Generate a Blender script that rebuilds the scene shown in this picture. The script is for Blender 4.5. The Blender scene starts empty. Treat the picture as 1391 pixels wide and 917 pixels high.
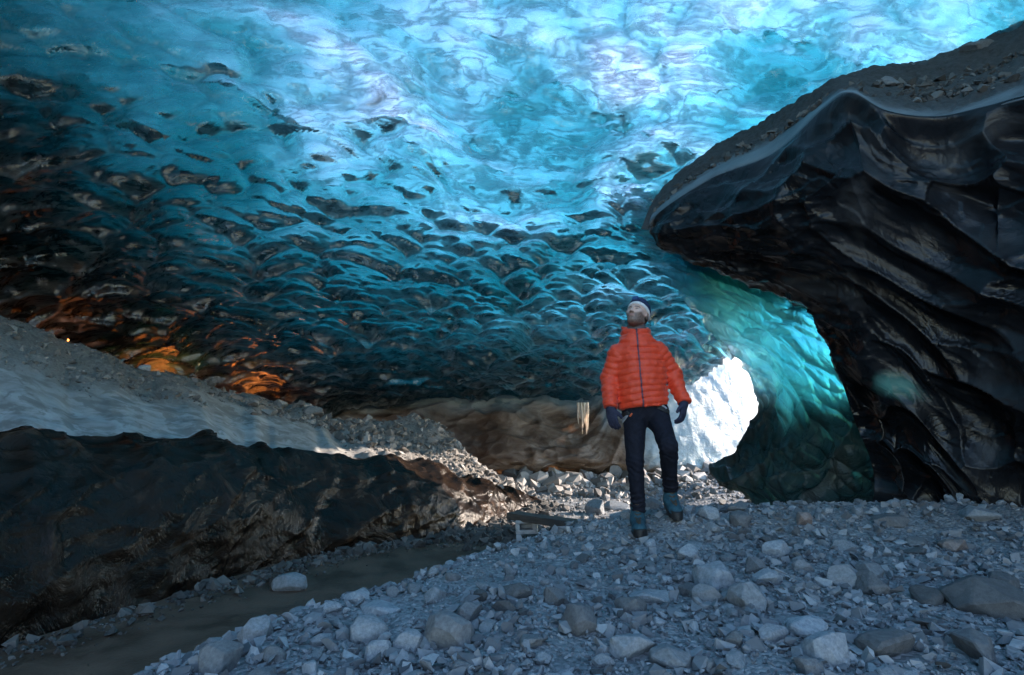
import bpy, bmesh, math, random
import numpy as np
from mathutils import Vector, Matrix, noise as mnoise

# ------------------------------------------------------------------ camera, sky, sun
S = bpy.context.scene
COL = S.collection
R = math.radians
PITCH = R(10.0)
FPX = 772.0                       # focal length in photograph pixels (1391 wide)
CAM = np.array([0.0, 0.0, 0.73])

cam_d = bpy.data.cameras.new('camera')
cam_d.sensor_width = 36.0
cam_d.lens = FPX / 1391.0 * 36.0
cam_d.clip_start = 0.05
cam_d.clip_end = 500.0
cam = bpy.data.objects.new('camera', cam_d)
COL.objects.link(cam)
cam.location = CAM
cam.rotation_euler = (R(90) + PITCH, 0, 0)
S.camera = cam

SUN_EL, SUN_AZ = R(18), R(76)     # azimuth clockwise from +Y: from the right, through the gap behind the dark ice
world = bpy.data.worlds.new('World')
S.world = world
world.use_nodes = True
wn = world.node_tree.nodes
sky = wn.new('ShaderNodeTexSky')
sky.sky_type = 'NISHITA'
sky.sun_disc = False
sky.dust_density = 0.3
sky.ozone_density = 1.6
sky.sun_elevation = SUN_EL
sky.sun_rotation = SUN_AZ
wn['Background'].inputs['Strength'].default_value = 0.15
world.node_tree.links.new(sky.outputs[0], wn['Background'].inputs['Color'])

sun_d = bpy.data.lights.new('sun', 'SUN')
sun_d.energy = 2.6
sun_d.angle = R(0.6)
sun_d.color = (1.0, 0.83, 0.68)
sun = bpy.data.objects.new('sun', sun_d)
COL.objects.link(sun)
sd = Vector((math.sin(SUN_AZ) * math.cos(SUN_EL), math.cos(SUN_AZ) * math.cos(SUN_EL), math.sin(SUN_EL)))
sun.rotation_euler = sd.to_track_quat('Z', 'Y').to_euler()
sun.location = (20, 20, 20)

S.render.engine = 'CYCLES'
S.view_settings.view_transform = 'Standard'
S.view_settings.look = 'None'
S.view_settings.exposure = 2.62
S.view_settings.gamma = 1.0
S.cycles.use_denoising = True
S.cycles.max_bounces = 8
S.cycles.diffuse_bounces = 4
S.cycles.glossy_bounces = 4
S.cycles.transmission_bounces = 6
S.cycles.transparent_max_bounces = 12
S.cycles.caustics_reflective = False
S.cycles.sample_clamp_indirect = 6.0

# ------------------------------------------------------------------ numpy noise and mesh helpers
rng = np.random.default_rng(7)
random.seed(7)


def hash01(ix, iy, iz, seed=0):
    h = (ix.astype(np.uint32) * np.uint32(374761393) + iy.astype(np.uint32) * np.uint32(668265263)
         + iz.astype(np.uint32) * np.uint32(2147483647 - 58) + np.uint32((seed * 974634777) & 0xffffffff))
    h = (h ^ (h >> np.uint32(13))) * np.uint32(1274126177)
    h = (h ^ (h >> np.uint32(15))) * np.uint32(2246822519)
    h ^= h >> np.uint32(16)
    return h.astype(np.float64) / 4294967295.0


def vnoise(x, y, z=None, seed=0):
    """smooth value noise, -1..1"""
    if z is None:
        z = np.zeros_like(x)
    ix, iy, iz = np.floor(x).astype(np.int64), np.floor(y).astype(np.int64), np.floor(z).astype(np.int64)
    fx, fy, fz = x - ix, y - iy, z - iz
    u, v, w = [f * f * f * (f * (f * 6 - 15) + 10) for f in (fx, fy, fz)]
    out = 0
    for a in (0, 1):
        for b in (0, 1):
            for c in (0, 1):
                k = (u if a else 1 - u) * (v if b else 1 - v) * (w if c else 1 - w)
                out = out + k * hash01(ix + a, iy + b, iz + c, seed)
    return out * 2 - 1


def fbm(x, y, z=None, octv=4, seed=0, gain=0.5):
    a, s, t = 1.0, 0, 0
    for o in range(octv):
        s = s + a * vnoise(x * 2 ** o + 13.1 * o, y * 2 ** o - 7.7 * o, None if z is None else z * 2 ** o + 3.3 * o, seed + o)
        t += a
        a *= gain
    return s / t


def voro(x, y, seed=0, jit=0.85, asym=0.0):
    """2-D cell noise: squared distance to nearest and second nearest seed, random value of the nearest cell"""
    ix, iy = np.floor(x).astype(np.int64), np.floor(y).astype(np.int64)
    z0 = np.zeros_like(ix)
    f1 = np.full(x.shape, 9.0)
    f2 = np.full(x.shape, 9.0)
    cid = np.zeros(x.shape)
    dxn = np.zeros(x.shape)
    dyn = np.zeros(x.shape)
    for a in (-1, 0, 1):
        for b in (-1, 0, 1):
            cx, cy = ix + a, iy + b
            px = cx + 0.5 + jit * (hash01(cx, cy, z0, seed) - 0.5)
            py = cy + 0.5 + jit * (hash01(cx, cy, z0 + 7, seed) - 0.5)
            dx, dy = x - px, y - py
            d = dx * dx + dy * dy * (1 + asym * np.clip(dy * 4, -1, 1))
            near = d < f1
            f2 = np.where(near, f1, np.minimum(f2, d))
            cid = np.where(near, hash01(cx, cy, z0 + 3, seed), cid)
            dxn = np.where(near, dx, dxn)
            dyn = np.where(near, dy, dyn)
            f1 = np.where(near, d, f1)
    return f1, f2, cid, dxn, dyn


def sstep(a, b, x):
    t = np.clip((x - a) / (b - a), 0, 1)
    return t * t * (3 - 2 * t)


def interp(x, xs, ys):
    """smooth (Catmull-Rom like, monotone) 1-D interpolation"""
    xs, ys = np.asarray(xs, float), np.asarray(ys, float)
    m = np.gradient(ys, xs)
    i = np.clip(np.searchsorted(xs, x) - 1, 0, len(xs) - 2)
    h = xs[i + 1] - xs[i]
    t = np.clip((x - xs[i]) / h, 0, 1)
    t2, t3 = t * t, t * t * t
    return (2 * t3 - 3 * t2 + 1) * ys[i] + (t3 - 2 * t2 + t) * h * m[i] + (-2 * t3 + 3 * t2) * ys[i + 1] + (t3 - t2) * h * m[i + 1]


def ray(px, py):
    h, v = (px - 695.5) / FPX, (458.5 - py) / FPX
    return np.array([h, math.cos(PITCH) - v * math.sin(PITCH), math.sin(PITCH) + v * math.cos(PITCH)])


def at(px, py, y):
    """the point of the place seen at photograph pixel (px, py), y metres in front of the camera"""
    d = ray(px, py)
    return CAM + d * (y / d[1])


def mesh_np(name, V, F, smooth=True):
    V = np.asarray(V, np.float32)
    F = np.asarray(F, np.int32)
    me = bpy.data.meshes.new(name)
    n, k = F.shape
    me.vertices.add(len(V))
    me.vertices.foreach_set('co', V.ravel())
    me.loops.add(n * k)
    me.loops.foreach_set('vertex_index', F.ravel())
    me.polygons.add(n)
    me.polygons.foreach_set('loop_start', np.arange(0, n * k, k, dtype=np.int32))
    me.polygons.foreach_set('loop_total', np.full(n, k, np.int32))
    me.polygons.foreach_set('use_smooth', np.full(n, smooth, bool))
    me.update(calc_edges=True)
    return me


def grid_faces(nu, nv, off=0, flip=False):
    i, j = np.meshgrid(np.arange(nu - 1), np.arange(nv - 1), indexing='ij')
    a = (i * nv + j).ravel() + off
    F = np.stack([a, a + nv, a + nv + 1, a + 1], 1)
    return F[:, ::-1] if flip else F


def grid_normals(P):
    du = np.gradient(P, axis=0)
    dv = np.gradient(P, axis=1)
    n = np.cross(du, dv)
    return n / (np.linalg.norm(n, axis=2, keepdims=True) + 1e-12)


def add(name, me, mat=None, parent=None, label=None, cat=None, group=None, kind=None, loc=None):
    o = bpy.data.objects.new(name, me)
    COL.objects.link(o)
    if me is not None and mat is not None and not me.materials:
        me.materials.append(mat)
    if parent is not None:
        o.parent = parent
    if loc is not None:
        o.location = loc
    for k, v in (('label', label), ('category', cat), ('group', group), ('kind', kind)):
        if v:
            o[k] = v
    return o


def attr(me, name, values):
    a = me.attributes.new(name, 'FLOAT', 'POINT')
    a.data.foreach_set('value', np.asarray(values, np.float32).ravel())


# ------------------------------------------------------------------ node helpers
class NT:
    def __init__(self, name):
        self.m = bpy.data.materials.new(name)
        self.m.use_nodes = True
        self.t = self.m.node_tree
        self.t.nodes.clear()
        self.out = self.t.nodes.new('ShaderNodeOutputMaterial')

    def n(self, kind, **kw):
        nd = self.t.nodes.new('ShaderNode' + kind)
        for k, v in kw.items():
            if k.startswith('i_'):
                key = k[2:].replace('_', ' ')
                self.set(nd, key, v)
            else:
                setattr(nd, k, v)
        return nd

    def set(self, nd, key, v):
        s = nd.inputs[int(key)] if key.isdigit() else nd.inputs[key]
        if isinstance(v, bpy.types.NodeSocket):
            self.t.links.new(v, s)
        elif isinstance(v, bpy.types.Node):
            self.t.links.new(v.outputs[0], s)
        else:
            s.default_value = v

    def link(self, a, b):
        self.t.links.new(a, b)

    def math(self, op, a, b=0.0, clamp=False):
        nd = self.n('Math', operation=op, use_clamp=clamp)
        self.set(nd, '0', a)
        self.set(nd, '1', b)
        return nd.outputs[0]

    def ramp(self, fac, stops):
        nd = self.n('ValToRGB')
        e = nd.color_ramp.elements
        while len(e) < len(stops):
            e.new(0.5)
        for el, (p, c) in zip(e, stops):
            el.position = p
            el.color = (c, c, c, 1) if isinstance(c, (int, float)) else (*c, 1)
        self.set(nd, '0', fac)
        return nd.outputs[0]

    def mixc(self, fac, a, b, mode='MIX'):
        nd = self.n('MixRGB', blend_type=mode)
        self.set(nd, '0', fac)
        for k, v in (('1', a), ('2', b)):
            self.set(nd, k, (*v, 1) if isinstance(v, tuple) and len(v) == 3 else v)
        return nd.outputs[0]

    def coords(self, scale=(1, 1, 1)):
        c = self.n('TexCoord')
        mp = self.n('Mapping')
        self.link(c.outputs['Object'], mp.inputs[0])
        mp.inputs['Scale'].default_value = scale
        return mp.outputs[0]

    def noise(self, vec, scale, detail=4, rough=0.5, dist=0.0):
        nd = self.n('TexNoise')
        self.link(vec, nd.inputs['Vector'])
        nd.inputs['Scale'].default_value = scale
        nd.inputs['Detail'].default_value = detail
        nd.inputs['Roughness'].default_value = rough
        nd.inputs['Distortion'].default_value = dist
        return nd.outputs['Fac']

    def mixs(self, fac, a, b):
        nd = self.n('MixShader')
        self.set(nd, '0', fac)
        self.link(a.outputs[0], nd.inputs[1])
        self.link(b.outputs[0], nd.inputs[2])
        return nd

    def done(self, surf=None, vol=None):
        if surf is not None:
            self.link(surf.outputs[0], self.out.inputs['Surface'])
        if vol is not None:
            self.link(vol.outputs[0], self.out.inputs['Volume'])
        return self.m


def col4(c):
    return (c[0], c[1], c[2], 1.0)
# ------------------------------------------------------------------ the glacier ice that roofs the cave
def ice_ceiling_z(x, y):
    """underside of the ice above plan position (x, y), before scallops"""
    z = interp(y, [-14, -2, 0, 2.5, 4.6, 6, 8, 10, 12, 14], [4.6, 5.2, 5.3, 5.2, 4.75, 4.1, 2.95, 2.0, 1.35, 1.15])
    z = z - 0.060 * np.clip(-x - 1.3, 0, None) ** 2
    z = z - 0.05 * np.clip(x - 2.0, 0, None) ** 2 * sstep(9, 5, y)
    z = z + 0.10 * np.clip(x - 1.0, 0, 4) * sstep(8.0, 10.5, y)
    return z


def mat_glacier_ice():
    t = NT('glacier_ice')
    cs = t.coords((1.0, 1.6, 1.6))
    swirl = t.noise(cs, 1.1, 3, 0.5, 2.0)
    rot = t.n('Mapping')
    t.link(t.n('TexCoord').outputs['Object'], rot.inputs[0])
    rot.inputs['Rotation'].default_value = (0, 0, R(14))
    rot.inputs['Scale'].default_value = (1.0, 5.0, 4.0)
    fine = t.noise(rot.outputs[0], 2.6, 7, 0.66, 1.1)      # striations drawn out along the old water flow
    b1 = t.n('Bump', i_Strength=0.30, i_Distance=0.022, i_Height=fine)
    b2 = t.n('Bump', i_Strength=0.15, i_Distance=0.25, i_Height=swirl, i_Normal=b1)
    edge = t.n('Attribute', attribute_name='rim_glint').outputs['Fac']  # light caught in the thin lips, put in as whiter, milkier ice
    # milky bubble-rich bands against clear ice
    cloud = t.noise(t.coords((0.8, 1.5, 2.5)), 0.9, 7, 0.65, 3.0)
    tr = t.n('BsdfTranslucent', i_Color=(0.93, 0.98, 1.0, 1), i_Normal=b2)
    df = t.n('BsdfDiffuse', i_Color=(0.80, 0.86, 0.90, 1), i_Normal=b2)
    rf = t.n('BsdfRefraction', i_Color=(0.96, 0.99, 1, 1), i_Roughness=0.03, i_IOR=1.31, i_Normal=b2)
    gl = t.n('BsdfGlossy', i_Color=(1, 1, 1, 1), i_Roughness=0.07, i_Normal=b2)
    fr = t.n('Fresnel', i_IOR=1.40, i_Normal=b2)
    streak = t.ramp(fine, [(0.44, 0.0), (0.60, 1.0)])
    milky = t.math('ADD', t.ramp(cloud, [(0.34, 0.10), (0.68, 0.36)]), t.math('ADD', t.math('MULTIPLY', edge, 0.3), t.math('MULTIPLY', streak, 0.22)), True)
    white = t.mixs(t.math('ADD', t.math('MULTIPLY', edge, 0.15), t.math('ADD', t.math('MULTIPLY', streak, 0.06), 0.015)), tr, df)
    body = t.mixs(milky, rf, white)
    surf = t.mixs(fr.outputs[0], body, gl)
    vol = t.n('VolumeAbsorption', i_Color=(0.30, 0.755, 0.75, 1), i_Density=ICE_DENS)
    return t.done(surf, vol)


def mat_ice_top():
    """upper surface of the glacier: bare ice with dirt specks; dark bands and veils added to dim the roof"""
    t = NT('glacier_top')
    tr = t.n('BsdfTransparent')
    n = t.noise(t.coords((0.7, 1.5, 1.0)), 2.2, 8, 0.6, 0.8)
    m = t.noise(t.coords((1, 1, 1)), 0.55, 3, 0.5, 0.5)
    cover = t.n('Attribute', attribute_name='moraine').outputs['Fac']  # opaque cover added on the ice top to dim the roof below
    amount = t.math('ADD', t.math('MULTIPLY', n, 0.75), t.math('MULTIPLY', m, 0.35))
    specks = t.ramp(amount, [(0.64, 0.0), (0.74, 0.85)])
    fol = t.noise(t.coords((0.45, 2.4, 2.0)), 1.6, 6, 0.62, 0.9)
    lines = t.ramp(t.math('ABSOLUTE', t.math('SUBTRACT', fol, 0.5)), [(0.0, 0.7), (0.03, 0.45), (0.07, 0.0)])
    specks = t.math('MAXIMUM', specks, lines)
    veil = t.math('MAXIMUM', specks, t.math('MULTIPLY', cover, t.ramp(n, [(0.3, 0.75), (0.7, 1.0)]), True))
    d = t.n('BsdfDiffuse', i_Color=(0.05, 0.05, 0.055, 1))
    vol = t.n('VolumeAbsorption', i_Color=(0.30, 0.755, 0.75, 1), i_Density=ICE_DENS)
    return t.done(t.mixs(veil, tr, d), vol)


ICE_DENS = 5.6


def scallops(u, v, su, sv, seed, warp=0.35):
    """melt hollows with sharp ridges between them; 0 at the ridges, 1 at the hollow's deepest point"""
    wx = fbm(u / su * 0.55, v / sv * 0.55, octv=3, seed=seed + 20) * warp * 1.6
    wy = fbm(u / su * 0.55 + 40, v / sv * 0.55, octv=3, seed=seed + 30) * warp * 1.6
    f1, f2, cid, dx, dy = voro(u / su + wx, v / sv + wy, seed, 0.9)
    lean = np.clip(0.5 + 0.9 * dy, 0, 1.2)
    return np.clip(1.0 - f1 * 1.35, -0.4, 1) * (0.6 + 0.5 * cid), lean, cid


def shells(u, v, su, sv, seed, warp=0.3):
    """melt hollows, steep on the far side, meeting in sharp lips; depth (0 at the lips) and the lip lines"""
    wx = fbm(u / su * 0.5, v / sv * 0.5, octv=2, seed=seed + 20) * warp * 1.6
    wy = fbm(u / su * 0.5 + 40, v / sv * 0.5, octv=2, seed=seed + 30) * warp * 1.6
    f1, f2, cid, dx, dy = voro(u / su + wx, v / sv + wy, seed, 0.9, 0.75)
    s = np.clip(1.0 - 1.25 * f1, -0.5, 1) 
    gap = np.sqrt(f2) - np.sqrt(f1)
    lip = np.exp(-(gap / 0.09) ** 2) * (0.3 + 0.7 * cid)
    return s, lip


def build_ceiling():
    xs = np.concatenate([np.linspace(-13, -8.6, 40, endpoint=False), np.linspace(-8.6, 5.6, 760, endpoint=False), np.linspace(5.6, 9.0, 60)])
    ss = np.concatenate([np.linspace(0.5, 2.6, 60, endpoint=False), np.linspace(2.6, 13.2, 560), np.linspace(13.5, 19, 12)])
    X, Y = np.meshgrid(xs, ss, indexing='ij')
    lim = interp(Y, [-5, 5.5, 7.5, 9, 12, 20], [9.0, 8.0, 6.0, 4.7, 4.3, 4.5])
    X = np.where(X > 3.0, 3.0 + (X - 3.0) * (lim - 3.0) / 6.0, X)      # daylight gap behind the dark ice
    Y = np.where(Y < 2.6, 2.6 - (2.6 - Y) * (1 + 0.75 * np.clip(-X - 0.5, 0, 7)), Y)      # the roof reaches further back on the left
    Z = ice_ceiling_z(X, Y)
    P = np.stack([X, Y, Z], 2)
    N = grid_normals(P)
    N = np.where(N[..., 2:3] < 0, -N, N)      # pointing up into the ice
    # arc length along y for undistorted scallops
    ds = np.sqrt(np.diff(Y, axis=1) ** 2 + np.diff(Z, axis=1) ** 2)
    V = np.concatenate([np.zeros((len(xs), 1)), np.cumsum(ds, 1)], 1)
    V = V - V[:, 60:61] + 0.22 * np.clip(-X - 0.5, 0, None)
    far = sstep(4.0, 8.3, Y - 0.35 * np.clip(-X - 1, 0, 6) * -1)
    Xr = X * 0.97 + V * 0.22
    Vr = V * 0.97 - X * 0.22
    a, ea = shells(Xr, Vr, 1.35, 0.62, 3, 0.45)
    b, eb = shells(Xr, Vr, 0.66, 0.30, 5, 0.4)
    c, ec = shells(X, V, 0.30, 0.14, 9, 0.4)
    big = fbm(X * 0.35, V * 0.35, octv=4, seed=2)
    zone = sstep(-0.25, 0.35, fbm(X * 0.5, V * 0.5, octv=2, seed=12) + 1.1 * (far - 0.35) + 0.55 * sstep(-0.8, -3.5, X))      # crisp shells low down, smooth swells overhead
    up = 0.34 * big + 0.27 * a * (1.0 - 0.45 * far) + 0.30 * b * (0.38 + 0.75 * zone) + 0.10 * c * (0.25 + 0.75 * zone) + 0.20 * (1 - zone) * fbm(Xr * 0.9, Vr * 1.9, octv=5, seed=33, gain=0.5)
    rim_glint = np.clip(ea * 0.6 * (1 - 0.5 * far) + eb * (0.15 + 0.85 * zone) + 0.5 * ec * zone, 0, 1) * sstep(-0.3, 0.3, fbm(X * 1.1, V * 1.1, octv=2, seed=13) + 0.2)  # bright rims painted along the scallop lips
    P = P + N * up[..., None]
    nu, nv = X.shape
    thick = 0.44 + 0.26 * np.clip(4.9 - Z, 0, None) + 0.03 * np.clip(X - 2.5, 0, None) ** 2 - 0.10 * np.exp(-((X - 1.5) ** 2 + (Y - 4.6) ** 2) / 8)
    thick = thick + 0.13 * np.clip(-X - 1.0, 0, None) + 0.75 * sstep(10.0, 13.0, Y) * sstep(2.6, 0.8, X) - 0.16 * sstep(7.5, 10.0, Y) * sstep(0.8, 2.2, X) + 0.55 * fbm(X * 0.85 + 0.3 * Y, Y * 1.7 - 0.35 * X, octv=5, seed=15, gain=0.55)
    st = 3
    iu = np.unique(np.append(np.arange(0, nu, st), nu - 1))
    iv = np.unique(np.append(np.arange(0, nv, st), nv - 1))
    T = np.stack([X, Y, np.maximum(Z + 0.34 * big + 0.12 + thick, P[..., 2] + 0.21 + 0.07 * (1 + fbm(X * 2, Y * 2, octv=2, seed=18)))], 2)[np.ix_(iu, iv)]
    # underside grid + coarse top grid, stitched by triangles fans along the rim
    V0 = P.reshape(-1, 3)
    V1 = T.reshape(-1, 3)
    off = len(V0)
    F0 = grid_faces(nu, nv)           # normals up -> flip so that they point out of the ice (down)
    F0 = F0[:, ::-1]
    F1 = grid_faces(len(iu), len(iv), off)
    tri = []
    mu, mv = len(iu), len(iv)

    def rim(fine, coarse):
        # fine: list of fine vertex ids, coarse: list of (position along fine, id)
        for k in range(len(coarse) - 1):
            p0, c0 = coarse[k]
            p1, c1 = coarse[k + 1]
            for q in range(p0, p1):
                tri.append((fine[q], fine[q + 1], c0, c0))
            tri.append((fine[p1], c1, c0, c0))
    rim([i * nv for i in range(nu)], [(int(p), off + k * mv) for k, p in enumerate(iu)])
    rim([i * nv + nv - 1 for i in range(nu)], [(int(p), off + k * mv + mv - 1) for k, p in enumerate(iu)])
    rim(list(range(nv)), [(int(p), off + k) for k, p in enumerate(iv)])
    rim([(nu - 1) * nv + j for j in range(nv)], [(int(p), off + (mu - 1) * mv + k) for k, p in enumerate(iv)])
    tri = np.array(tri)
    me = bpy.data.meshes.new('cave_ceiling')
    VV = np.concatenate([V0, V1]).astype(np.float32)
    quads = np.concatenate([F0, F1])
    nt = len(tri)
    me.vertices.add(len(VV))
    me.vertices.foreach_set('co', VV.ravel())
    loops = np.concatenate([quads.ravel(), tri[:, :3].ravel()]).astype(np.int32)
    me.loops.add(len(loops))
    me.loops.foreach_set('vertex_index', loops)
    me.polygons.add(len(quads) + nt)
    starts = np.concatenate([np.arange(len(quads)) * 4, len(quads) * 4 + np.arange(nt) * 3]).astype(np.int32)
    tot = np.concatenate([np.full(len(quads), 4), np.full(nt, 3)]).astype(np.int32)
    me.polygons.foreach_set('loop_start', starts)
    me.polygons.foreach_set('loop_total', tot)
    me.polygons.foreach_set('use_smooth', np.ones(len(tot), bool))
    mi = np.zeros(len(tot), np.int32)
    mi[len(F0):] = 1
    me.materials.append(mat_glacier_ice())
    me.materials.append(mat_ice_top())
    me.polygons.foreach_set('material_index', mi)
    me.update(calc_edges=True)
    rv, cv = np.zeros(len(VV)), np.zeros(len(VV))
    rv[:off] = rim_glint.ravel()
    XT, YT = V1[:, 0], V1[:, 1]
    cv[off:] = 0.26 * np.clip(-XT - 1.5, 0, None) + 0.35 * sstep(2.0, -1.0, YT) * sstep(-0.5, -2.5, XT) + 0.8 * sstep(11.8, 14.0, YT) * sstep(4.0, 1.5, XT) + 0.55 * sstep(2.6, 4.2, XT) * sstep(6.5, 4.5, YT)  # cover added to darken the left, far and upper right of the roof
    attr(me, 'rim_glint', rv)
    attr(me, 'moraine', cv)
    return add('ice_ceiling', me, kind='structure', label='scalloped glowing blue glacier ice arching over the whole cave')


build_ceiling()


def build_backdrop_hills():
    """unseen slopes added round back and left, to darken low rays through the ice"""
    az = np.radians(np.linspace(-75, 40, 90))
    prof = [(14.0, 0.5), (15.0, 3.0), (17.5, 6.2), (21.0, 9.3), (30.0, 15.0), (60.0, 24.0)]
    pts = []
    for a in az:
        k = float(sstep(40, 22, np.degrees(a)) * sstep(-75, -45, np.degrees(a)))
        sx = 1.0 - 0.12 * abs(math.sin(a))
        pts.append([(math.sin(a) * r * sx, math.cos(a) * r * 1.0 + 1.0, -0.5 + (z + 0.5) * k) for r, z in prof])
    P = np.array(pts)
    P[..., 2] += 1.2 * fbm(P[..., 0] * 0.15, P[..., 1] * 0.15, octv=3, seed=17) * (P[..., 2] > 1)
    t = NT('backdrop_slope')
    p = t.n('BsdfPrincipled', i_Base_Color=t.ramp(t.noise(t.coords((1, 1, 1.6)), 0.45, 6, 0.6, 0.6), [(0.40, (0.13, 0.13, 0.13)), (0.50, (0.40, 0.41, 0.43)), (0.60, (0.80, 0.82, 0.85))]), i_Roughness=0.95)
    me = mesh_np('backdrop_hills', P.reshape(-1, 3), grid_faces(len(az), len(prof)))
    add('backdrop_hills', me, t.done(p), kind='structure', label='unseen snow-patched slopes added outside around the glacier to dim the low sky')  # added out of view as a dim backdrop behind the roof ice


build_backdrop_hills()
# ------------------------------------------------------------------ ground: gravel mound, wet sand channel, far gravel
def edge_x(y):
    return interp(y, [-6, 0, 2.2, 3.1, 3.55, 4.6, 5.0, 5.4, 5.8, 6.4, 8.0, 10, 20], [-4.2, -3.3, -2.5, -2.1, -1.65, -0.98, -0.32, 0.28, 0.8, 1.2, 1.8, 2.2, 2.6])


def ground_z(x, y):
    x = np.asarray(x, float)
    y = np.asarray(y, float)
    m = interp(y, [-8, 0, 2, 3.4, 4.4, 5.0, 5.8, 7.0, 8.5, 10, 13, 20], [-0.5, -0.16, -0.08, -0.05, 0.0, 0.10, 0.04, -0.20, -0.24, -0.14, -0.02, 0.1])
    m = m + 0.05 * sstep(2.2, 4.0, x) * sstep(7, 5, y)
    ch = interp(y, [-8, 3, 6.4, 8.5, 10.5, 12.5, 20], [-0.62, -0.47, -0.45, -0.46, -0.38, -0.12, 0.0])
    e = edge_x(y) + 0.18 * vnoise(x * 0 + 0.3, y * 1.1, seed=41)
    k = sstep(0.0, 1.0, (x - e) / 1.35)
    z = ch + (m - ch) * k
    z = z + 0.035 * k * fbm(x * 1.3, y * 1.3, octv=3, seed=44) + (0.02 + 0.05 * sstep(9, 11, y)) * fbm(x * 2.2, y * 2.2, octv=3, seed=45) * (0.3 + 0.7 * k)
    # the two footholds of the man
    z = z + 0.034 * np.exp(-((x - 0.95) ** 2 + (y - 4.44) ** 2) / 0.06) + 0.108 * np.exp(-((x - 1.26) ** 2 / 0.05 + (y - 4.58) ** 2 / 0.07))
    return z


def gravel_mask(x, y):
    e = edge_x(y) + 0.18 * vnoise(x * 0 + 0.3, y * 1.1, seed=41)
    k = sstep(-0.05, 0.16, x - e + 0.12 * fbm(x * 3, y * 3, octv=2, seed=46))
    far = sstep(7.4, 8.6, y + 0.8 * x * 0.3 + 0.5 * fbm(x * 1.2, y * 1.2, octv=2, seed=47))
    return np.maximum(k, far)


def mat_ground():
    t = NT('gravel_and_sand')
    c = t.coords()
    g = t.n('Attribute', attribute_name='gravel').outputs['Fac']
    n1 = t.noise(c, 3.0, 6, 0.6)
    n2 = t.noise(c, 38.0, 4, 0.65)
    vo = t.n('TexVoronoi', feature='F1')
    t.link(c, vo.inputs['Vector'])
    vo.inputs['Scale'].default_value = 46
    stone = t.ramp(vo.outputs['Color'], [(0.1, (0.15, 0.162, 0.18)), (0.5, (0.25, 0.268, 0.29)), (0.9, (0.38, 0.39, 0.405))])
    stone = t.mixc(t.ramp(n1, [(0.35, 0.55), (0.7, 0.0)]), stone, (0.13, 0.125, 0.125))
    sand = t.ramp(n1, [(0.3, (0.055, 0.030, 0.019)), (0.7, (0.14, 0.080, 0.052))])
    colr = t.mixc(g, sand, stone)
    hgt = t.math('ADD', t.math('MULTIPLY', t.math('SUBTRACT', 1.0, vo.outputs['Distance']), 0.8), t.math('MULTIPLY', n2, 0.8))
    hgt = t.math('MULTIPLY', hgt, t.math('ADD', t.math('MULTIPLY', g, 0.85), 0.15))
    b = t.n('Bump', i_Strength=0.9, i_Distance=0.02, i_Height=hgt)
    rough = t.math('SUBTRACT', 0.93, t.math('MULTIPLY', t.math('SUBTRACT', 1.0, g), t.ramp(n1, [(0.4, 0.5), (0.62, 0.15)])))
    p = t.n('BsdfPrincipled', i_Base_Color=colr, i_Roughness=rough, i_Normal=b)
    return t.done(p)


def build_ground():
    xs = np.concatenate([[-120, -60, -30, -18], np.linspace(-12, -2.8, 60, endpoint=False), np.linspace(-2.8, 4.6, 260, endpoint=False), np.linspace(4.6, 14, 30), [20, 40, 80, 120]])
    ys = np.concatenate([[-80, -40, -20, -10, -6], np.linspace(-4, 1.4, 40, endpoint=False), np.linspace(1.4, 6.0, 200, endpoint=False), np.linspace(6, 14, 130), [18, 30, 60, 140]])
    X, Y = np.meshgrid(xs, ys, indexing='ij')
    xc, yc = np.clip(X, -14, 14), np.clip(Y, -8, 18)
    Z = ground_z(xc, yc)
    g = gravel_mask(xc, yc)
    Z = Z + g * (0.016 * fbm(xc * 9, yc * 9, octv=3, seed=50) + 0.012 * np.abs(fbm(xc * 22, yc * 22, octv=2, seed=52)))
    me = mesh_np('gravel_ground', np.stack([X, Y, Z], 2).reshape(-1, 3), grid_faces(len(xs), len(ys)))
    attr(me, 'gravel', g)
    add('ground', me, mat_ground(), kind='structure', label='grey gravel mound falling to a brown wet sand channel')


build_ground()
# ------------------------------------------------------------------ curved sheets through control points
def net(rows, nu, nv):
    """tensor Catmull-Rom surface through a list of rows of 3-D control points; nu samples along rows, nv down the rows"""
    C = np.array(rows, float)
    nr, nc = C.shape[:2]
    out_r = np.zeros((nr, nu, 3))
    uu = np.linspace(0, nc - 1, nu)
    for r in range(nr):
        for k in range(3):
            out_r[r, :, k] = interp(uu, np.arange(nc), C[r, :, k])
    P = np.zeros((nu, nv, 3))
    vv = np.linspace(0, nr - 1, nv)
    i = np.clip(vv.astype(int), 0, nr - 2)
    t = (vv - i)[None, :, None]
    M = np.gradient(out_r, axis=0)
    a, b, ma, mb = [np.transpose(q, (1, 0, 2)) for q in (out_r[i], out_r[i + 1], M[i], M[i + 1])]
    t2, t3 = t * t, t ** 3
    P = (2 * t3 - 3 * t2 + 1) * a + (t3 - 2 * t2 + t) * ma + (-2 * t3 + 3 * t2) * b + (t3 - t2) * mb
    return P


def arclen(P, axis):
    d = np.linalg.norm(np.diff(P, axis=axis), axis=2)
    z = np.zeros_like(P[..., 0])
    if axis == 0:
        z[1:] = np.cumsum(d, 0)
    else:
        z[:, 1:] = np.cumsum(d, 1)
    return z


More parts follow.
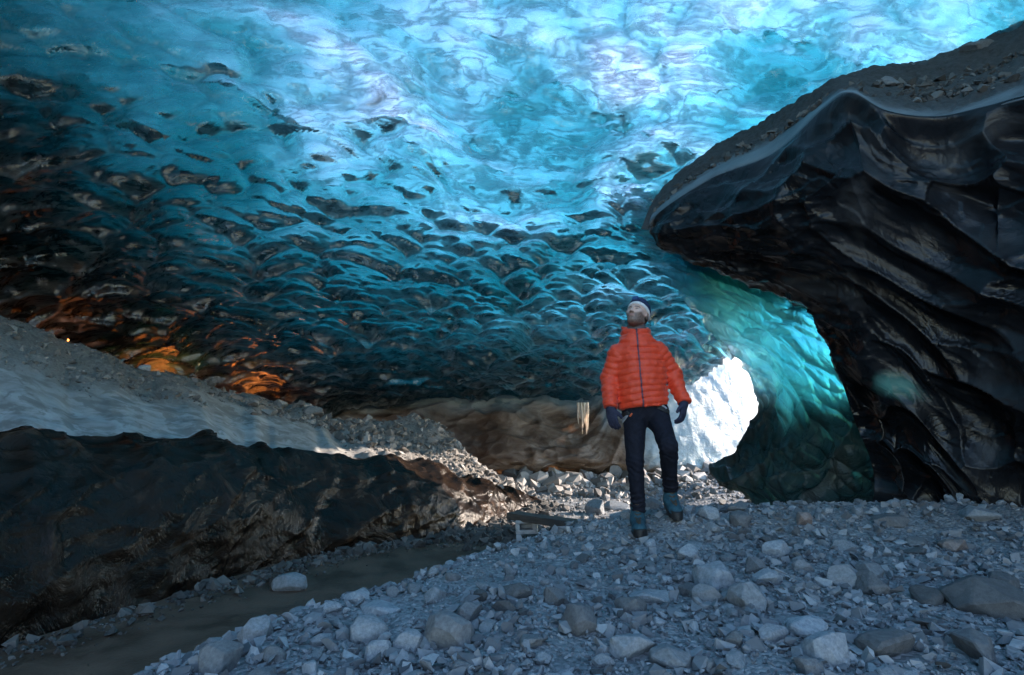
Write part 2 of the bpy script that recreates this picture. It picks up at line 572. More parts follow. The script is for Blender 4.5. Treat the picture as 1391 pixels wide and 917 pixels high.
def closed_slab(name, P, Q, mats, ref, st=6):
    """one closed body: detailed front sheet P (nu, nv, 3) and coarse back sheet from Q (same grid), stitched round the rim"""
    nu, nv = P.shape[:2]
    iu = np.unique(np.append(np.arange(0, nu, st), nu - 1))
    iv = np.unique(np.append(np.arange(0, nv, st), nv - 1))
    T = Q[np.ix_(iu, iv)]
    mu, mv = len(iu), len(iv)
    off = nu * nv
    VV = np.concatenate([P.reshape(-1, 3), T.reshape(-1, 3)]).astype(np.float32)
    F0 = grid_faces(nu, nv)
    F1 = grid_faces(mu, mv, off, True)
    tri = []

    def rim(fine, coarse):
        for k in range(len(coarse) - 1):
            p0, c0 = coarse[k]
            p1, c1 = coarse[k + 1]
            for q in range(p0, p1):
                tri.append((fine[q], fine[q + 1], c0))
            tri.append((fine[p1], c1, c0))
    rim([i * nv for i in range(nu)], [(int(p), off + k * mv) for k, p in enumerate(iu)])
    rim([i * nv + nv - 1 for i in range(nu)], [(int(p), off + k * mv + mv - 1) for k, p in enumerate(iu)])
    rim(list(range(nv)), [(int(p), off + k) for k, p in enumerate(iv)])
    rim([(nu - 1) * nv + j for j in range(nv)], [(int(p), off + (mu - 1) * mv + k) for k, p in enumerate(iv)])
    tri = np.array(tri)
    quads = np.concatenate([F0, F1])
    me = bpy.data.meshes.new(name)
    me.vertices.add(len(VV))
    me.vertices.foreach_set('co', VV.ravel())
    loops = np.concatenate([quads.ravel(), tri.ravel()]).astype(np.int32)
    me.loops.add(len(loops))
    me.loops.foreach_set('vertex_index', loops)
    nq, nt = len(quads), len(tri)
    me.polygons.add(nq + nt)
    me.polygons.foreach_set('loop_start', np.concatenate([np.arange(nq) * 4, nq * 4 + np.arange(nt) * 3]).astype(np.int32))
    me.polygons.foreach_set('loop_total', np.concatenate([np.full(nq, 4), np.full(nt, 3)]).astype(np.int32))
    me.polygons.foreach_set('use_smooth', np.ones(nq + nt, bool))
    mi = np.zeros(nq + nt, np.int32)
    mi[len(F0):] = len(mats) - 1
    for m in mats:
        me.materials.append(m)
    me.polygons.foreach_set('material_index', mi)
    me.update(calc_edges=True)
    bm = bmesh.new()
    bm.from_mesh(me)
    bmesh.ops.recalc_face_normals(bm, faces=bm.faces)
    bm.faces.ensure_lookup_table()
    ids = range(0, len(F0), 97)
    sgn = sum(bm.faces[k].normal.dot(Vector(ref) - bm.faces[k].calc_center_median()) > 0 for k in ids) / len(ids)
    if sgn < 0.5:
        bmesh.ops.reverse_faces(bm, faces=bm.faces)
    bm.to_mesh(me)
    bm.free()
    return me


def outward(P, ref):
    """unit normals of a sheet, on the side of the point ref"""
    N = grid_normals(P)
    s = np.sign(np.sum(N * (np.asarray(ref) - P), axis=2).mean())
    return N * s


# ------------------------------------------------------------------ black ice bank and the dirt ridge above it (left)
FOOT = np.array([(-4.2, 0.2, -0.55), (-3.5, 2.0, -0.52), (-2.95, 3.5, -0.5), (-2.4, 5.0, -0.48), (-1.95, 6.15, -0.48), (-0.9, 7.2, -0.5), (-0.1, 8.7, -0.5), (0.32, 9.8, -0.48), (0.62, 10.35, -0.45)])
TOPE = np.array([(-5.6, 0.6, 0.95), (-4.7, 2.9, 0.9), (-4.0, 4.45, 0.86), (-3.4, 5.73, 0.83), (-2.72, 7.07, 0.64), (-1.5, 8.6, 0.45), (-0.62, 9.54, 0.14), (0.0, 10.1, -0.12), (0.5, 10.6, -0.36)])
CREST = np.array([(-9.0, 1.6, 2.6), (-7.2, 4.6, 2.36), (-5.97, 6.5, 2.10), (-5.2, 8.05, 1.72), (-3.74, 9.45, 1.29), (-2.7, 10.1, 1.03), (-1.5, 10.5, 0.98), (-0.55, 10.85, 0.14), (0.45, 11.1, -0.3)])


def along(A, t):
    tt = t * (len(A) - 1)
    return np.stack([interp(tt, np.arange(len(A)), A[:, k]) for k in range(3)], -1)


def mat_black_ice():
    t = NT('black_ice')
    c = t.coords()
    n = t.noise(c, 2.6, 6, 0.6, 1.5)
    f = t.noise(c, 16.0, 4, 0.6, 0.6)
    b1 = t.n('Bump', i_Strength=0.4, i_Distance=0.02, i_Height=f)
    b = t.n('Bump', i_Strength=0.5, i_Distance=0.1, i_Height=n, i_Normal=b1)
    colr = t.ramp(n, [(0.3, (0.004, 0.0035, 0.003)), (0.6, (0.020, 0.012, 0.008)), (0.8, (0.11, 0.066, 0.042))])
    p = t.n('BsdfPrincipled', i_Base_Color=colr, i_Roughness=t.ramp(n, [(0.3, 0.13), (0.75, 0.35)]), i_IOR=1.31, i_Normal=b)
    p.inputs['Specular IOR Level'].default_value = 0.33
    return t.done(p)


def mat_dirt():
    t = NT('dusty_moraine')
    c = t.coords()
    a = t.n('Attribute', attribute_name='sand').outputs['Fac']
    n = t.noise(c, 1.6, 6, 0.6, 0.8)
    f = t.noise(c, 30.0, 5, 0.7)
    streak = t.noise(t.coords((2.6, 2.6, 0.7)), 1.5, 5, 0.6, 0.8)
    gravel = t.ramp(f, [(0.3, (0.11, 0.10, 0.095)), (0.7, (0.27, 0.25, 0.235))])
    sand = t.ramp(streak, [(0.38, (0.21, 0.205, 0.20)), (0.50, (0.30, 0.30, 0.305)), (0.64, (0.37, 0.375, 0.385))])
    smear = t.noise(t.coords((1.4, 1.4, 0.8)), 2.6, 6, 0.68, 0.5)
    sand = t.mixc(t.ramp(smear, [(0.50, 0.0), (0.56, 0.75)]), sand, (0.15, 0.145, 0.14))
    colr = t.mixc(a, gravel, sand)
    b = t.n('Bump', i_Strength=t.math('SUBTRACT', 0.9, t.math('MULTIPLY', a, 0.7)), i_Distance=0.03, i_Height=t.math('ADD', f, n))
    p = t.n('BsdfPrincipled', i_Base_Color=colr, i_Roughness=0.85, i_Normal=b)
    return t.done(p)


def build_bank():
    nt, nw = 470, 150
    t = np.linspace(0, 1, nt)
    f, tp = along(FOOT, t), along(TOPE, t)
    wob = np.stack([0 * t, 0 * t, 0.07 * vnoise(t * 34, t * 0, seed=61) + 0.03 * vnoise(t * 90, t * 0, seed=62)], -1) * sstep(1.0, 0.9, t)[:, None]
    tp = tp + wob
    w = np.linspace(-0.12, 1.22, nw)
    ang = np.clip(w, -0.12, 1) * np.pi / 2
    hw = 1 - np.cos(ang)
    hh = np.sin(ang)
    P = np.zeros((nt, nw, 3))
    over = np.clip(w - 1, 0, None)
    for k in range(nt):
        d = tp[k] - f[k]
        P[k, :, 0] = f[k, 0] + d[0] * (hw * 0.95 + over * 2.4)
        P[k, :, 1] = f[k, 1] + d[1] * (hw * 0.95 + over * 2.4)
        P[k, :, 2] = f[k, 2] + d[2] * (hh - over * 0.9)
    N = outward(P, (2, 2, 4))
    U, V = arclen(P, 0), arclen(P, 1)
    a, la, ca = scallops(U * 0.8 + V * 0.9, V * 0.8 - U * 0.45, 0.95, 0.33, 71, 0.6)
    b, lb, cb = scallops(U + V * 0.4, V - U * 0.3, 0.34, 0.15, 73, 0.6)
    big = fbm(U * 0.9, V * 0.9, octv=3, seed=75)
    size = np.linalg.norm(tp - f, axis=1)[:, None]
    amp = np.clip(size / 1.2, 0.12, 1)
    w1 = sstep(1.2, 0.95, w)[None, :]
    P = P - N * (amp * w1 * (0.085 * a * (0.4 + 0.6 * la) + 0.03 * b + 0.10 * big))[..., None]
    me = mesh_np('ice_bank', P.reshape(-1, 3), grid_faces(nt, nw))
    add('ice_bank', me, mat_black_ice(), cat='ice bank', label='low bank of glossy black ice below the pale dirt ridge on the left')
    # ridge of moraine dirt rising behind the bank
    nw = 130
    w = np.linspace(-0.15, 1.5, nw)
    cr = along(CREST, t)
    cr = cr + np.stack([0 * t, 0 * t, 0.07 * fbm(t * 30, t * 0, octv=3, seed=65)], -1) * sstep(1.0, 0.92, t)[:, None]
    P = np.zeros((nt, nw, 3))
    for k in range(nt):
        d = cr[k] - tp[k]
        s = np.clip(w, -0.15, 1)
        o = np.clip(w - 1, 0, None)
        rise = np.where(s < 0, s, np.abs(s) ** 1.15)
        P[k, :, 0] = tp[k, 0] + d[0] * (s + o * 1.3)
        P[k, :, 1] = tp[k, 1] + d[1] * (s + o * 1.3)
        P[k, :, 2] = tp[k, 2] - 0.07 + (d[2] + 0.05) * (rise - o * o * 3.2) - 0.35 * np.clip(-w, 0, None)
    U, V = arclen(P, 0), arclen(P, 1)
    W = np.broadcast_to(w[None, :], (nt, nw))
    sand = sstep(0.75, 0.35, W + 0.34 * fbm(U * 1.3, V * 1.3, octv=4, seed=67)) * sstep(0.66, 0.46, t)[:, None]
    rough = 1 - sand
    P[..., 2] += 0.05 * rough * fbm(U * 5, V * 5, octv=3, seed=68) + 0.045 * rough * np.abs(fbm(U * 14, V * 14, octv=2, seed=69)) + 0.05 * fbm(U * 1.5, V * 1.5, octv=2, seed=66)
    lump = np.exp(-((t[:, None] - 0.735) / 0.035) ** 2) * sstep(0.45, 0.95, W) * sstep(1.25, 1.0, W)
    P[..., 2] += lump * (0.10 + 0.14 * fbm(U * 3.5, V * 3.5, octv=3, seed=64))
    me = mesh_np('dirt_ridge', P.reshape(-1, 3), grid_faces(nt, nw))
    attr(me, 'sand', sand)
    add('dirt_ridge', me, mat_dirt(), kind='structure', label='sloping ridge of pale dusty moraine dirt above the black ice bank')
    return P, sand


RIDGE_P, RIDGE_SAND = build_bank()


# ------------------------------------------------------------------ dirty ice at the foot of the back wall
def mat_dirty_ice():
    t = NT('dirty_ice')
    c = t.coords()
    n = t.noise(t.coords((1, 1, 2.2)), 1.5, 7, 0.62, 1.0)
    f = t.noise(c, 14.0, 5, 0.65, 0.5)
    dirt = t.n('Attribute', attribute_name='dirt').outputs['Fac']
    muddy = t.ramp(n, [(0.3, (0.060, 0.038, 0.027)), (0.5, (0.19, 0.135, 0.105)), (0.68, (0.40, 0.32, 0.27))])
    clean = t.ramp(n, [(0.35, (0.30, 0.43, 0.52)), (0.5, (0.55, 0.64, 0.70)), (0.62, (0.38, 0.53, 0.62))])
    colr = t.mixc(dirt, clean, muddy)
    b = t.n('Bump', i_Strength=0.8, i_Distance=0.06, i_Height=t.math('ADD', t.math('MULTIPLY', f, 0.5), n))
    p = t.n('BsdfPrincipled', i_Base_Color=colr, i_Roughness=0.3, i_IOR=1.31, i_Normal=b)
    tr = t.n('BsdfTranslucent', i_Color=t.mixc(dirt, (0.34, 0.58, 0.72), (0.15, 0.075, 0.035)), i_Normal=b)
    return t.done(t.mixs(0.34, p, tr))


def build_back_wall():
    rows = []
    for x in np.linspace(-7.5, 6.2, 13):
        bow = 0.03 * (x - 0.5) ** 2
        g = float(ground_z(x, 12.8)) + 0.10
        prof = [(13.6, 1.75), (13.15, 1.35), (12.95, 1.05), (12.7, 0.72), (12.45, 0.38), (12.4, 0.12), (12.65, -0.06), (13.2, -0.12), (13.6, -0.4)]
        rows.append([(x, y - (bow * 0.6 if x < 0 else -0.10 * max(x - 2.5, 0) ** 2), max(z, -0.4) * (1 + 1.5 * float(sstep(1.6, 3.4, x)) * (z > 0.5))) for y, z in prof])
    P = net(rows, 110, 420)
    P = np.transpose(P, (1, 0, 2))
    N = outward(P, (0, 0, 1))
    U, V = arclen(P, 0), arclen(P, 1)
    a, la, ca = scallops(U, V, 0.55, 0.32, 81, 0.6)
    big = fbm(U * 0.8, V * 1.1, octv=4, seed=83)
    side = sstep(1.6, 2.6, P[..., 0])
    P = P + N * (0.22 * big * (1 - 0.5 * side) - 0.16 * a * (1 - 0.7 * side) + 0.03 * fbm(U * 6, V * 8, octv=3, seed=84))[..., None]
    me = mesh_np('ice_wall', P.reshape(-1, 3), grid_faces(P.shape[0], P.shape[1]))
    x, z = P[..., 0], P[..., 2]
    d = sstep(1.75, 1.15, z + 0.25 * fbm(U * 1.2, V * 2.5, octv=3, seed=86)) * sstep(3.6, 2.2, x + 1.0 * fbm(U * 0.8, V * 2, octv=3, seed=85) - 0.9 * (0.5 - z))
    attr(me, 'dirt', 0.15 + 0.85 * d)
    add('ice_wall', me, mat_dirty_ice(), cat='ice wall', label='lumpy brownish dirt-stained ice wall at the far end of the cave')


build_back_wall()


# ------------------------------------------------------------------ right side: dark ice mass with a dirt covered ledge, blue pillar behind it
def mat_dark_ice():
    t = NT('dark_ice')
    c = t.coords()
    n = t.noise(c, 1.1, 6, 0.6, 1.2)
    f = t.noise(c, 12.0, 4, 0.6, 0.6)
    clean = t.n('Attribute', attribute_name='clean').outputs['Fac']
    b1 = t.n('Bump', i_Strength=0.25, i_Distance=0.02, i_Height=f)
    b = t.n('Bump', i_Strength=0.35, i_Distance=0.12, i_Height=n, i_Normal=b1)
    colr = t.ramp(n, [(0.3, (0.003, 0.0035, 0.0045)), (0.55, (0.011, 0.012, 0.015)), (0.72, (0.046, 0.048, 0.052))])
    p = t.n('BsdfPrincipled', i_Base_Color=colr, i_Roughness=t.ramp(n, [(0.35, 0.20), (0.7, 0.42)]), i_IOR=1.31, i_Normal=b)
    tr = t.n('BsdfTranslucent', i_Color=(0.62, 0.9, 0.96, 1), i_Normal=b)
    gl = t.n('BsdfGlossy', i_Color=(1, 1, 1, 1), i_Roughness=0.15, i_Normal=b)
    fr = t.n('Fresnel', i_IOR=1.31, i_Normal=b)
    ice = t.mixs(fr.outputs[0], tr, gl)
    vol = t.n('VolumeAbsorption', i_Color=(0.06, 0.72, 0.80, 1), i_Density=1.6)
    return t.done(t.mixs(clean, p, ice), vol)


def mat_clear_back(name, dens):
    t = NT(name)
    tr = t.n('BsdfTransparent')
    vol = t.n('VolumeAbsorption', i_Color=(0.28, 0.735, 0.765, 1), i_Density=dens)
    return t.done(tr, vol)


def build_right():
    Rw = [
        [(890, 294, 6.15), (965, 243, 5.8), (1050, 208, 5.3), (1120, 145, 4.8), (1155, 126, 4.55), (1205, 150, 4.4), (1270, 158, 4.3), (1335, 145, 4.1), (1391, 130, 3.9), (1540, 95, 3.3)],
        [(884, 318, 6.15), (945, 303, 5.7), (1015, 280, 5.2), (1090, 250, 4.75), (1150, 230, 4.5), (1205, 235, 4.35), (1270, 240, 4.2), (1335, 240, 4.0), (1391, 235, 3.8), (1540, 225, 3.2)],
        [(925, 350, 6.1), (990, 348, 5.75), (1050, 342, 5.3), (1110, 335, 4.95), (1165, 330, 4.75), (1220, 335, 4.6), (1275, 340, 4.4), (1335, 345, 4.15), (1391, 350, 3.95), (1540, 350, 3.3)],
        [(1075, 420, 5.85), (1100, 420, 5.65), (1130, 425, 5.4), (1160, 430, 5.2), (1205, 440, 5.05), (1250, 445, 4.85), (1295, 450, 4.65), (1345, 455, 4.4), (1391, 460, 4.15), (1540, 465, 3.45)],
        [(1130, 500, 5.85), (1148, 510, 5.75), (1170, 515, 5.55), (1190, 520, 5.4), (1230, 530, 5.2), (1270, 535, 5.05), (1310, 540, 4.85), (1350, 550, 4.6), (1391, 555, 4.35), (1540, 560, 3.6)],
        [(1160, 580, 5.85), (1175, 590, 5.75), (1195, 595, 5.6), (1215, 600, 5.5), (1250, 605, 5.35), (1285, 610, 5.2), (1320, 615, 5.0), (1355, 620, 4.8), (1391, 625, 4.6), (1540, 630, 3.8)],
        [(1182, 645, 5.8), (1194, 650, 5.7), (1210, 655, 5.6), (1238, 660, 5.5), (1268, 665, 5.35), (1300, 668, 5.2), (1330, 670, 5.05), (1360, 672, 4.9), (1391, 675, 4.72), (1540, 680, 3.9)],
        [(1175, 720, 5.7), (1195, 722, 5.6), (1220, 724, 5.5), (1246, 726, 5.4), (1276, 728, 5.28), (1305, 730, 5.15), (1335, 733, 5.0), (1363, 736, 4.85), (1391, 740, 4.7), (1540, 750, 3.9)],
    ]
    rows = []
    for r in Rw:
        w = [at(*p) for p in r]
        z = w[-1][2]
        lean = np.clip((z - 0.2) / 3.0, 0, 1)
        w += [np.array([4.55 - 0.35 * lean, 2.0, z]), np.array([4.5 - 0.3 * lean, 0.3, z]), np.array([5.2 - 0.3 * lean, -6.0, z * 1.0])]
        # the sheet rounds off behind the fin's free edge
        first, second = w[0], w[1]
        w.insert(0, first + np.array([0.28, 0.42, 0.02]))
        w.insert(0, first + np.array([0.75, 0.62, 0.04]))
        rows.append(w)
    nu, nv = 460, 300
    P = net(rows, nu, nv)
    N = outward(P, (0, 1, 1))
    U, V = arclen(P, 0), arclen(P, 1)
    a, la, ca = scallops(U, V, 0.46, 0.44, 91, 0.25)
    b, lb, cb = scallops(U * 0.9 + V * 0.4, V * 0.9 - U * 0.4, 0.5, 0.2, 93, 0.5)
    left = sstep(0.44, 0.26, np.linspace(0, 1, nu))[:, None] * sstep(0.75, 0.4, np.linspace(0, 1, nv))[None, :]
    g, lg, cg = scallops(U, V, 0.19, 0.16, 99, 0.4)
    big = fbm(U * 0.7, V * 0.7, octv=3, seed=95)
    edge = sstep(0.0, 0.05, np.linspace(0, 1, nv))[None, :] * np.ones((nu, 1))
    P = P - N * (edge * (0.27 * a * (1 - 0.7 * left) + 0.07 * b * left * (0.3 + lb) + 0.022 * g * (0.4 + cg) + 0.008 * fbm(U * 9, V * 9, octv=3, seed=94) + 0.14 * big))[..., None]
    cl = fbm(U * 0.55, V * 0.55, octv=2, seed=97)
    vv = np.linspace(0, 1, nv)[None, :]
    uu = np.linspace(0, 1, nu)[:, None]
    clean = sstep(0.0, 0.3, cl + 0.15) * sstep(0.22, 0.32, vv) * sstep(0.62, 0.5, vv) * sstep(0.26, 0.36, uu) * sstep(0.66, 0.54, uu)
    back = P + np.array([0.55, 0.75, 0.0])
    me = closed_slab('dark_ice', P, back, [mat_dark_ice(), mat_clear_back('dark_ice_back', 1.6)], (0, 1, 1))
    at_ = np.zeros(len(me.vertices))
    at_[:nu * nv] = clean.reshape(-1)
    attr(me, 'clean', at_)
    root = bpy.data.objects.new('ice_wall', None)
    COL.objects.link(root)
    root['label'] = 'huge dark overhanging ice mass with deep smooth hollows right of the man'
    root['category'] = 'ice wall'
    add('dark_ice', me, None, root)
    # dirt covered ledge on its top, running back up to the roof ice
    Rl = [
        [(880, 312, 6.2), (905, 264, 6.7), (968, 208, 6.5), (1034, 172, 6.2), (1090, 143, 5.8), (1140, 112, 5.5), (1190, 98, 5.5), (1260, 88, 5.4), (1330, 66, 5.25), (1391, 36, 5.1), (1540, -20, 4.6)],
        [(881, 313, 6.19), (893, 282, 6.4), (963, 228, 6.15), (1040, 190, 5.75), (1103, 150, 5.3), (1146, 124, 5.0), (1197, 122, 5.0), (1265, 120, 4.9), (1332, 105, 4.75), (1391, 82, 4.6), (1540, 30, 4.0)],
        [(882, 315, 6.16), (890, 293, 6.2), (965, 241, 5.83), (1050, 206, 5.33), (1120, 143, 4.83), (1155, 124, 4.58), (1205, 148, 4.43), (1270, 156, 4.33), (1335, 143, 4.13), (1391, 128, 3.93), (1540, 93, 3.33)],
        [(884, 319, 6.22), (894, 303, 6.25), (968, 253, 5.9), (1054, 218, 5.4), (1122, 156, 4.9), (1157, 137, 4.66), (1206, 161, 4.5), (1271, 169, 4.4), (1336, 156, 4.2), (1391, 141, 4.0), (1540, 106, 3.4)],
    ]
    rows = [[at(*p) for p in r] for r in Rl]
    for w in rows:
        z = w[-1][2]
        w += [np.array([4.3 + 0.0, 2.0, z]), np.array([4.3, 0.3, z]), np.array([5.0, -6.0, z])]
    for k in range(-3, 0):
        rows[0][k] = rows[0][k] + np.array([1.3, 0, 0.5])
        rows[1][k] = rows[1][k] + np.array([0.6, 0, 0.1])
    sc = [0.12, 0.3, 0.55, 0.8] + [1.0] * (len(rows[0]) - 4)
    top_back = [p + np.array([0.7 + 0.5 * (1 - k), 0.5 * k, -0.9 * k]) for p, k in zip(rows[0], sc)]
    bot_back = [p + np.array([1.2 + 0.9 * (1 - k), 0.7 * k, -2.4 * k]) for p, k in zip(rows[0], sc)]
    rows = [bot_back, top_back] + rows
    P = net(rows, 420, 130)
    U, V = arclen(P, 0), arclen(P, 1)
    vv = np.linspace(0, 5, 130)[None, :]
    dirt = sstep(3.35, 2.95, vv + 0.40 * fbm(U * 1.6, V * 2, octv=3, seed=101) - 0.75 * sstep(0.28, 0.42, np.linspace(0, 1, 420))[:, None])
    ends = sstep(0.0, 0.12, np.linspace(0, 1, 420))[:, None]
    P[..., 2] += ends * dirt * sstep(1, 2.4, vv) * (0.05 * fbm(U * 4, V * 4, octv=3, seed=102) + 0.05 * np.abs(fbm(U * 11, V * 11, octv=2, seed=103)))
    me = mesh_np('debris_ledge', P.reshape(-1, 3), grid_faces(420, 130))
    attr(me, 'dirt', dirt)
    t = NT('ledge_debris')
    c = t.coords()
    f = t.noise(c, 22, 5, 0.7)
    n = t.noise(c, 3, 5, 0.6)
    d = t.n('Attribute', attribute_name='dirt').outputs['Fac']
    dirtc = t.ramp(f, [(0.3, (0.022, 0.022, 0.023)), (0.7, (0.065, 0.063, 0.064))])
    icec = t.ramp(n, [(0.3, (0.07, 0.073, 0.08)), (0.7, (0.15, 0.155, 0.165))])
    b = t.n('Bump', i_Strength=0.6, i_Distance=0.03, i_Height=t.math('MULTIPLY', f, t.math('ADD', d, 0.25)))
    p = t.n('BsdfPrincipled', i_Base_Color=t.mixc(d, icec, dirtc), i_Roughness=t.ramp(d, [(0, 0.5), (1, 0.9)]), i_Normal=b)
    add('debris_ledge', me, t.done(p), root)
    return rows


LEDGE_ROWS = build_right()


def mat_pillar_ice():
    t = NT('pillar_ice')
    c = t.coords((1.0, 1.0, 0.6))
    sw = t.noise(c, 2.0, 6, 0.6, 2.0)
    dirt = t.n('Attribute', attribute_name='dirt').outputs['Fac']
    b = t.n('Bump', i_Strength=0.5, i_Distance=0.15, i_Height=sw)
    colr = t.ramp(sw, [(0.35, (0.55, 0.82, 0.9)), (0.65, (0.95, 0.98, 1.0))])
    tr = t.n('BsdfTranslucent', i_Color=colr, i_Normal=b)
    rf = t.n('BsdfRefraction', i_Color=(0.95, 0.98, 1, 1), i_Roughness=0.12, i_IOR=1.25, i_Normal=b)
    gl = t.n('BsdfGlossy', i_Color=(1, 1, 1, 1), i_Roughness=0.14, i_Normal=b)
    fr = t.n('Fresnel', i_IOR=1.31, i_Normal=b)
    ice = t.mixs(fr.outputs[0], t.mixs(0.6, rf, tr), gl)
    dk = t.ramp(sw, [(0.3, (0.010, 0.011, 0.010)), (0.6, (0.030, 0.031, 0.027)), (0.8, (0.09, 0.088, 0.075))])
    p = t.n('BsdfPrincipled', i_Base_Color=dk, i_Roughness=0.25, i_IOR=1.31, i_Normal=b)
    vol = t.n('VolumeAbsorption', i_Color=(0.28, 0.735, 0.765, 1), i_Density=5.2)
    return t.done(t.mixs(dirt, ice, p), vol)


def build_pillar():
    Rw = [
        [(820, 250, 8.2), (900, 250, 7.4), (990, 250, 6.9), (1080, 250, 6.6), (1180, 250, 6.3)],
        [(868, 340, 8.4), (930, 330, 7.6), (1000, 330, 7.1), (1080, 340, 6.7), (1180, 350, 6.4)],
        [(925, 412, 8.6), (975, 405, 7.9), (1035, 410, 7.3), (1100, 420, 6.9), (1190, 430, 6.5)],
        [(975, 470, 8.7), (1020, 470, 8.0), (1070, 475, 7.4), (1130, 485, 7.0), (1200, 495, 6.5)],
        [(1008, 520, 8.7), (1045, 525, 8.0), (1090, 530, 7.4), (1145, 540, 6.9), (1210, 550, 6.4)],
        [(1010, 560, 8.6), (1045, 575, 7.9), (1090, 585, 7.3), (1145, 595, 6.8), (1215, 605, 6.3)],
        [(984, 602, 8.5), (1025, 615, 7.8), (1080, 625, 7.2), (1140, 640, 6.7), (1220, 650, 6.2)],
        [(957, 640, 8.4), (1005, 655, 7.6), (1065, 665, 7.0), (1135, 680, 6.5), (1225, 700, 6.0)],
        [(975, 668, 8.3), (1020, 690, 7.4), (1070, 710, 6.8), (1140, 725, 6.3), (1230, 740, 5.8)],
    ]
    rows = []
    for r in Rw:
        w = [at(*p) for p in r]
        w.insert(0, w[0] + np.array([0.35, 0.20, 0.0]))
        w.insert(0, w[1] + np.array([1.1, 0.15, 0.0]))
        rows.append(w)
    nu, nv = 300, 300
    P = net(rows, nu, nv)
    N = outward(P, (0, 3, 1))
    U, V = arclen(P, 0), arclen(P, 1)
    a, la, ca = scallops(U + V * 0.35, V, 0.36, 0.9, 111, 0.4)
    b, lb, cb = scallops(U + 0.5 * V, V - 0.3 * U, 0.46, 0.24, 113, 0.5)
    low = sstep(0.4, 0.65, np.linspace(0, 1, nv))[None, :]
    P = P - N * (0.17 * a * (0.35 + 0.65 * low) + 0.17 * b * (1 - 0.5 * low) + 0.12 * fbm(U * 1.2, V * 0.8, octv=4, seed=115))[..., None]
    back = P + np.array([0.75, 0.35, 0.05])
    me = closed_slab('ice_pillar', P, back, [mat_pillar_ice(), mat_clear_back('pillar_back', 5.2)], (0, 3, 1))
    vv = np.linspace(0, 1, nv)[None, :] + 0.12 * fbm(U * 1.4, V * 0.5, octv=3, seed=117)
    uu = np.linspace(0, 1, nu)[:, None]
    dirt = np.clip(sstep(0.46, 0.64, vv + 0.25 * (uu - 0.4)) * 0.95 + 0.0, 0, 1)
    z = np.ones(len(me.vertices))
    z[:nu * nv] = dirt.reshape(-1)
    attr(me, 'dirt', z)
    add('ice_pillar', me, None, cat='ice pillar', label='fluted pillar of ice, blue above and grey below, edging the bright passage')


build_pillar()
# ------------------------------------------------------------------ implicit shapes -> meshes (surface nets), used for the person
def v3(p):
    return np.asarray(p, float)


def cone(P, a, b, ra, rb):
    """tapered capsule from a to b; returns distance and the position 0..1 along it"""
    a, b = v3(a), v3(b)
    ab = b - a
    t = np.clip(((P - a) @ ab) / (ab @ ab), 0, 1)
    return np.linalg.norm(P - (a + t[..., None] * ab), axis=-1) - (ra + (rb - ra) * t), t


def ell(P, c, r):
    q = (P - v3(c)) / v3(r)
    k = np.linalg.norm(q, axis=-1)
    return (k - 1) * min(r) * (0.5 + 0.5 * np.clip(k, 0, 1))


def smin(a, b, k):
    h = np.clip(0.5 + 0.5 * (b - a) / k, 0, 1)
    return b + (a - b) * h - k * h * (1 - h)


def smax(a, b, k):
    return -smin(-a, -b, k)


def nets(fn, lo, hi, vox):
    """mesh the zero level of fn inside the box lo..hi"""
    lo, hi = v3(lo), v3(hi)
    n = np.ceil((hi - lo) / vox).astype(int) + 1
    ax = [lo[k] + vox * np.arange(n[k]) for k in range(3)]
    G = np.stack(np.meshgrid(*ax, indexing='ij'), -1)
    D = fn(G)
    ins = D < 0
    nx, ny, nz = n
    acc = np.zeros((nx - 1, ny - 1, nz - 1, 3))
    cnt = np.zeros((nx - 1, ny - 1, nz - 1))
    corners = [(i, j, k) for i in (0, 1) for j in (0, 1) for k in (0, 1)]

    def sub(A, c):
        return A[c[0]:nx - 1 + c[0], c[1]:ny - 1 + c[1], c[2]:nz - 1 + c[2]]
    for c in corners:
        for axis in range(3):
            if c[axis]:
                continue
            c2 = list(c)
            c2[axis] = 1
            d0, d1 = sub(D, c), sub(D, c2)
            x = (d0 < 0) != (d1 < 0)
            t = np.where(x, d0 / np.where(d0 == d1, 1, d0 - d1), 0)
            for q in range(3):
                acc[..., q] += np.where(x, c[q] + (t if q == axis else 0), 0)
            cnt += x
    act = cnt > 0
    idx = np.full(act.shape, -1, np.int64)
    idx[act] = np.arange(act.sum())
    base = np.argwhere(act)
    V = lo + (base + acc[act] / cnt[act][:, None]) * vox
    F = []
    for axis in range(3):
        o = [k for k in range(3) if k != axis]
        sl0 = [slice(1, m - 1) for m in n]
        sl1 = [slice(1, m - 1) for m in n]
        sl0[axis] = slice(0, n[axis] - 1)
        sl1[axis] = slice(1, n[axis])
        a, b = ins[tuple(sl0)], ins[tuple(sl1)]
        e = np.argwhere(a != b)
        if not len(e):
            continue
        flip = a[tuple(e.T)]
        p = e + 1
        p[:, axis] -= 1
        q = []
        for d in ((0, 0), (1, 0), (1, 1), (0, 1)):
            w = p.copy()
            w[:, o[0]] -= d[0]
            w[:, o[1]] -= d[1]
            q.append(idx[w[:, 0], w[:, 1], w[:, 2]])
        q = np.stack(q, 1)
        if axis == 1:
            flip = ~flip
        q[~flip] = q[~flip][:, ::-1]
        F.append(q)
    F = np.concatenate(F)
    return V, F[(F >= 0).all(1)]


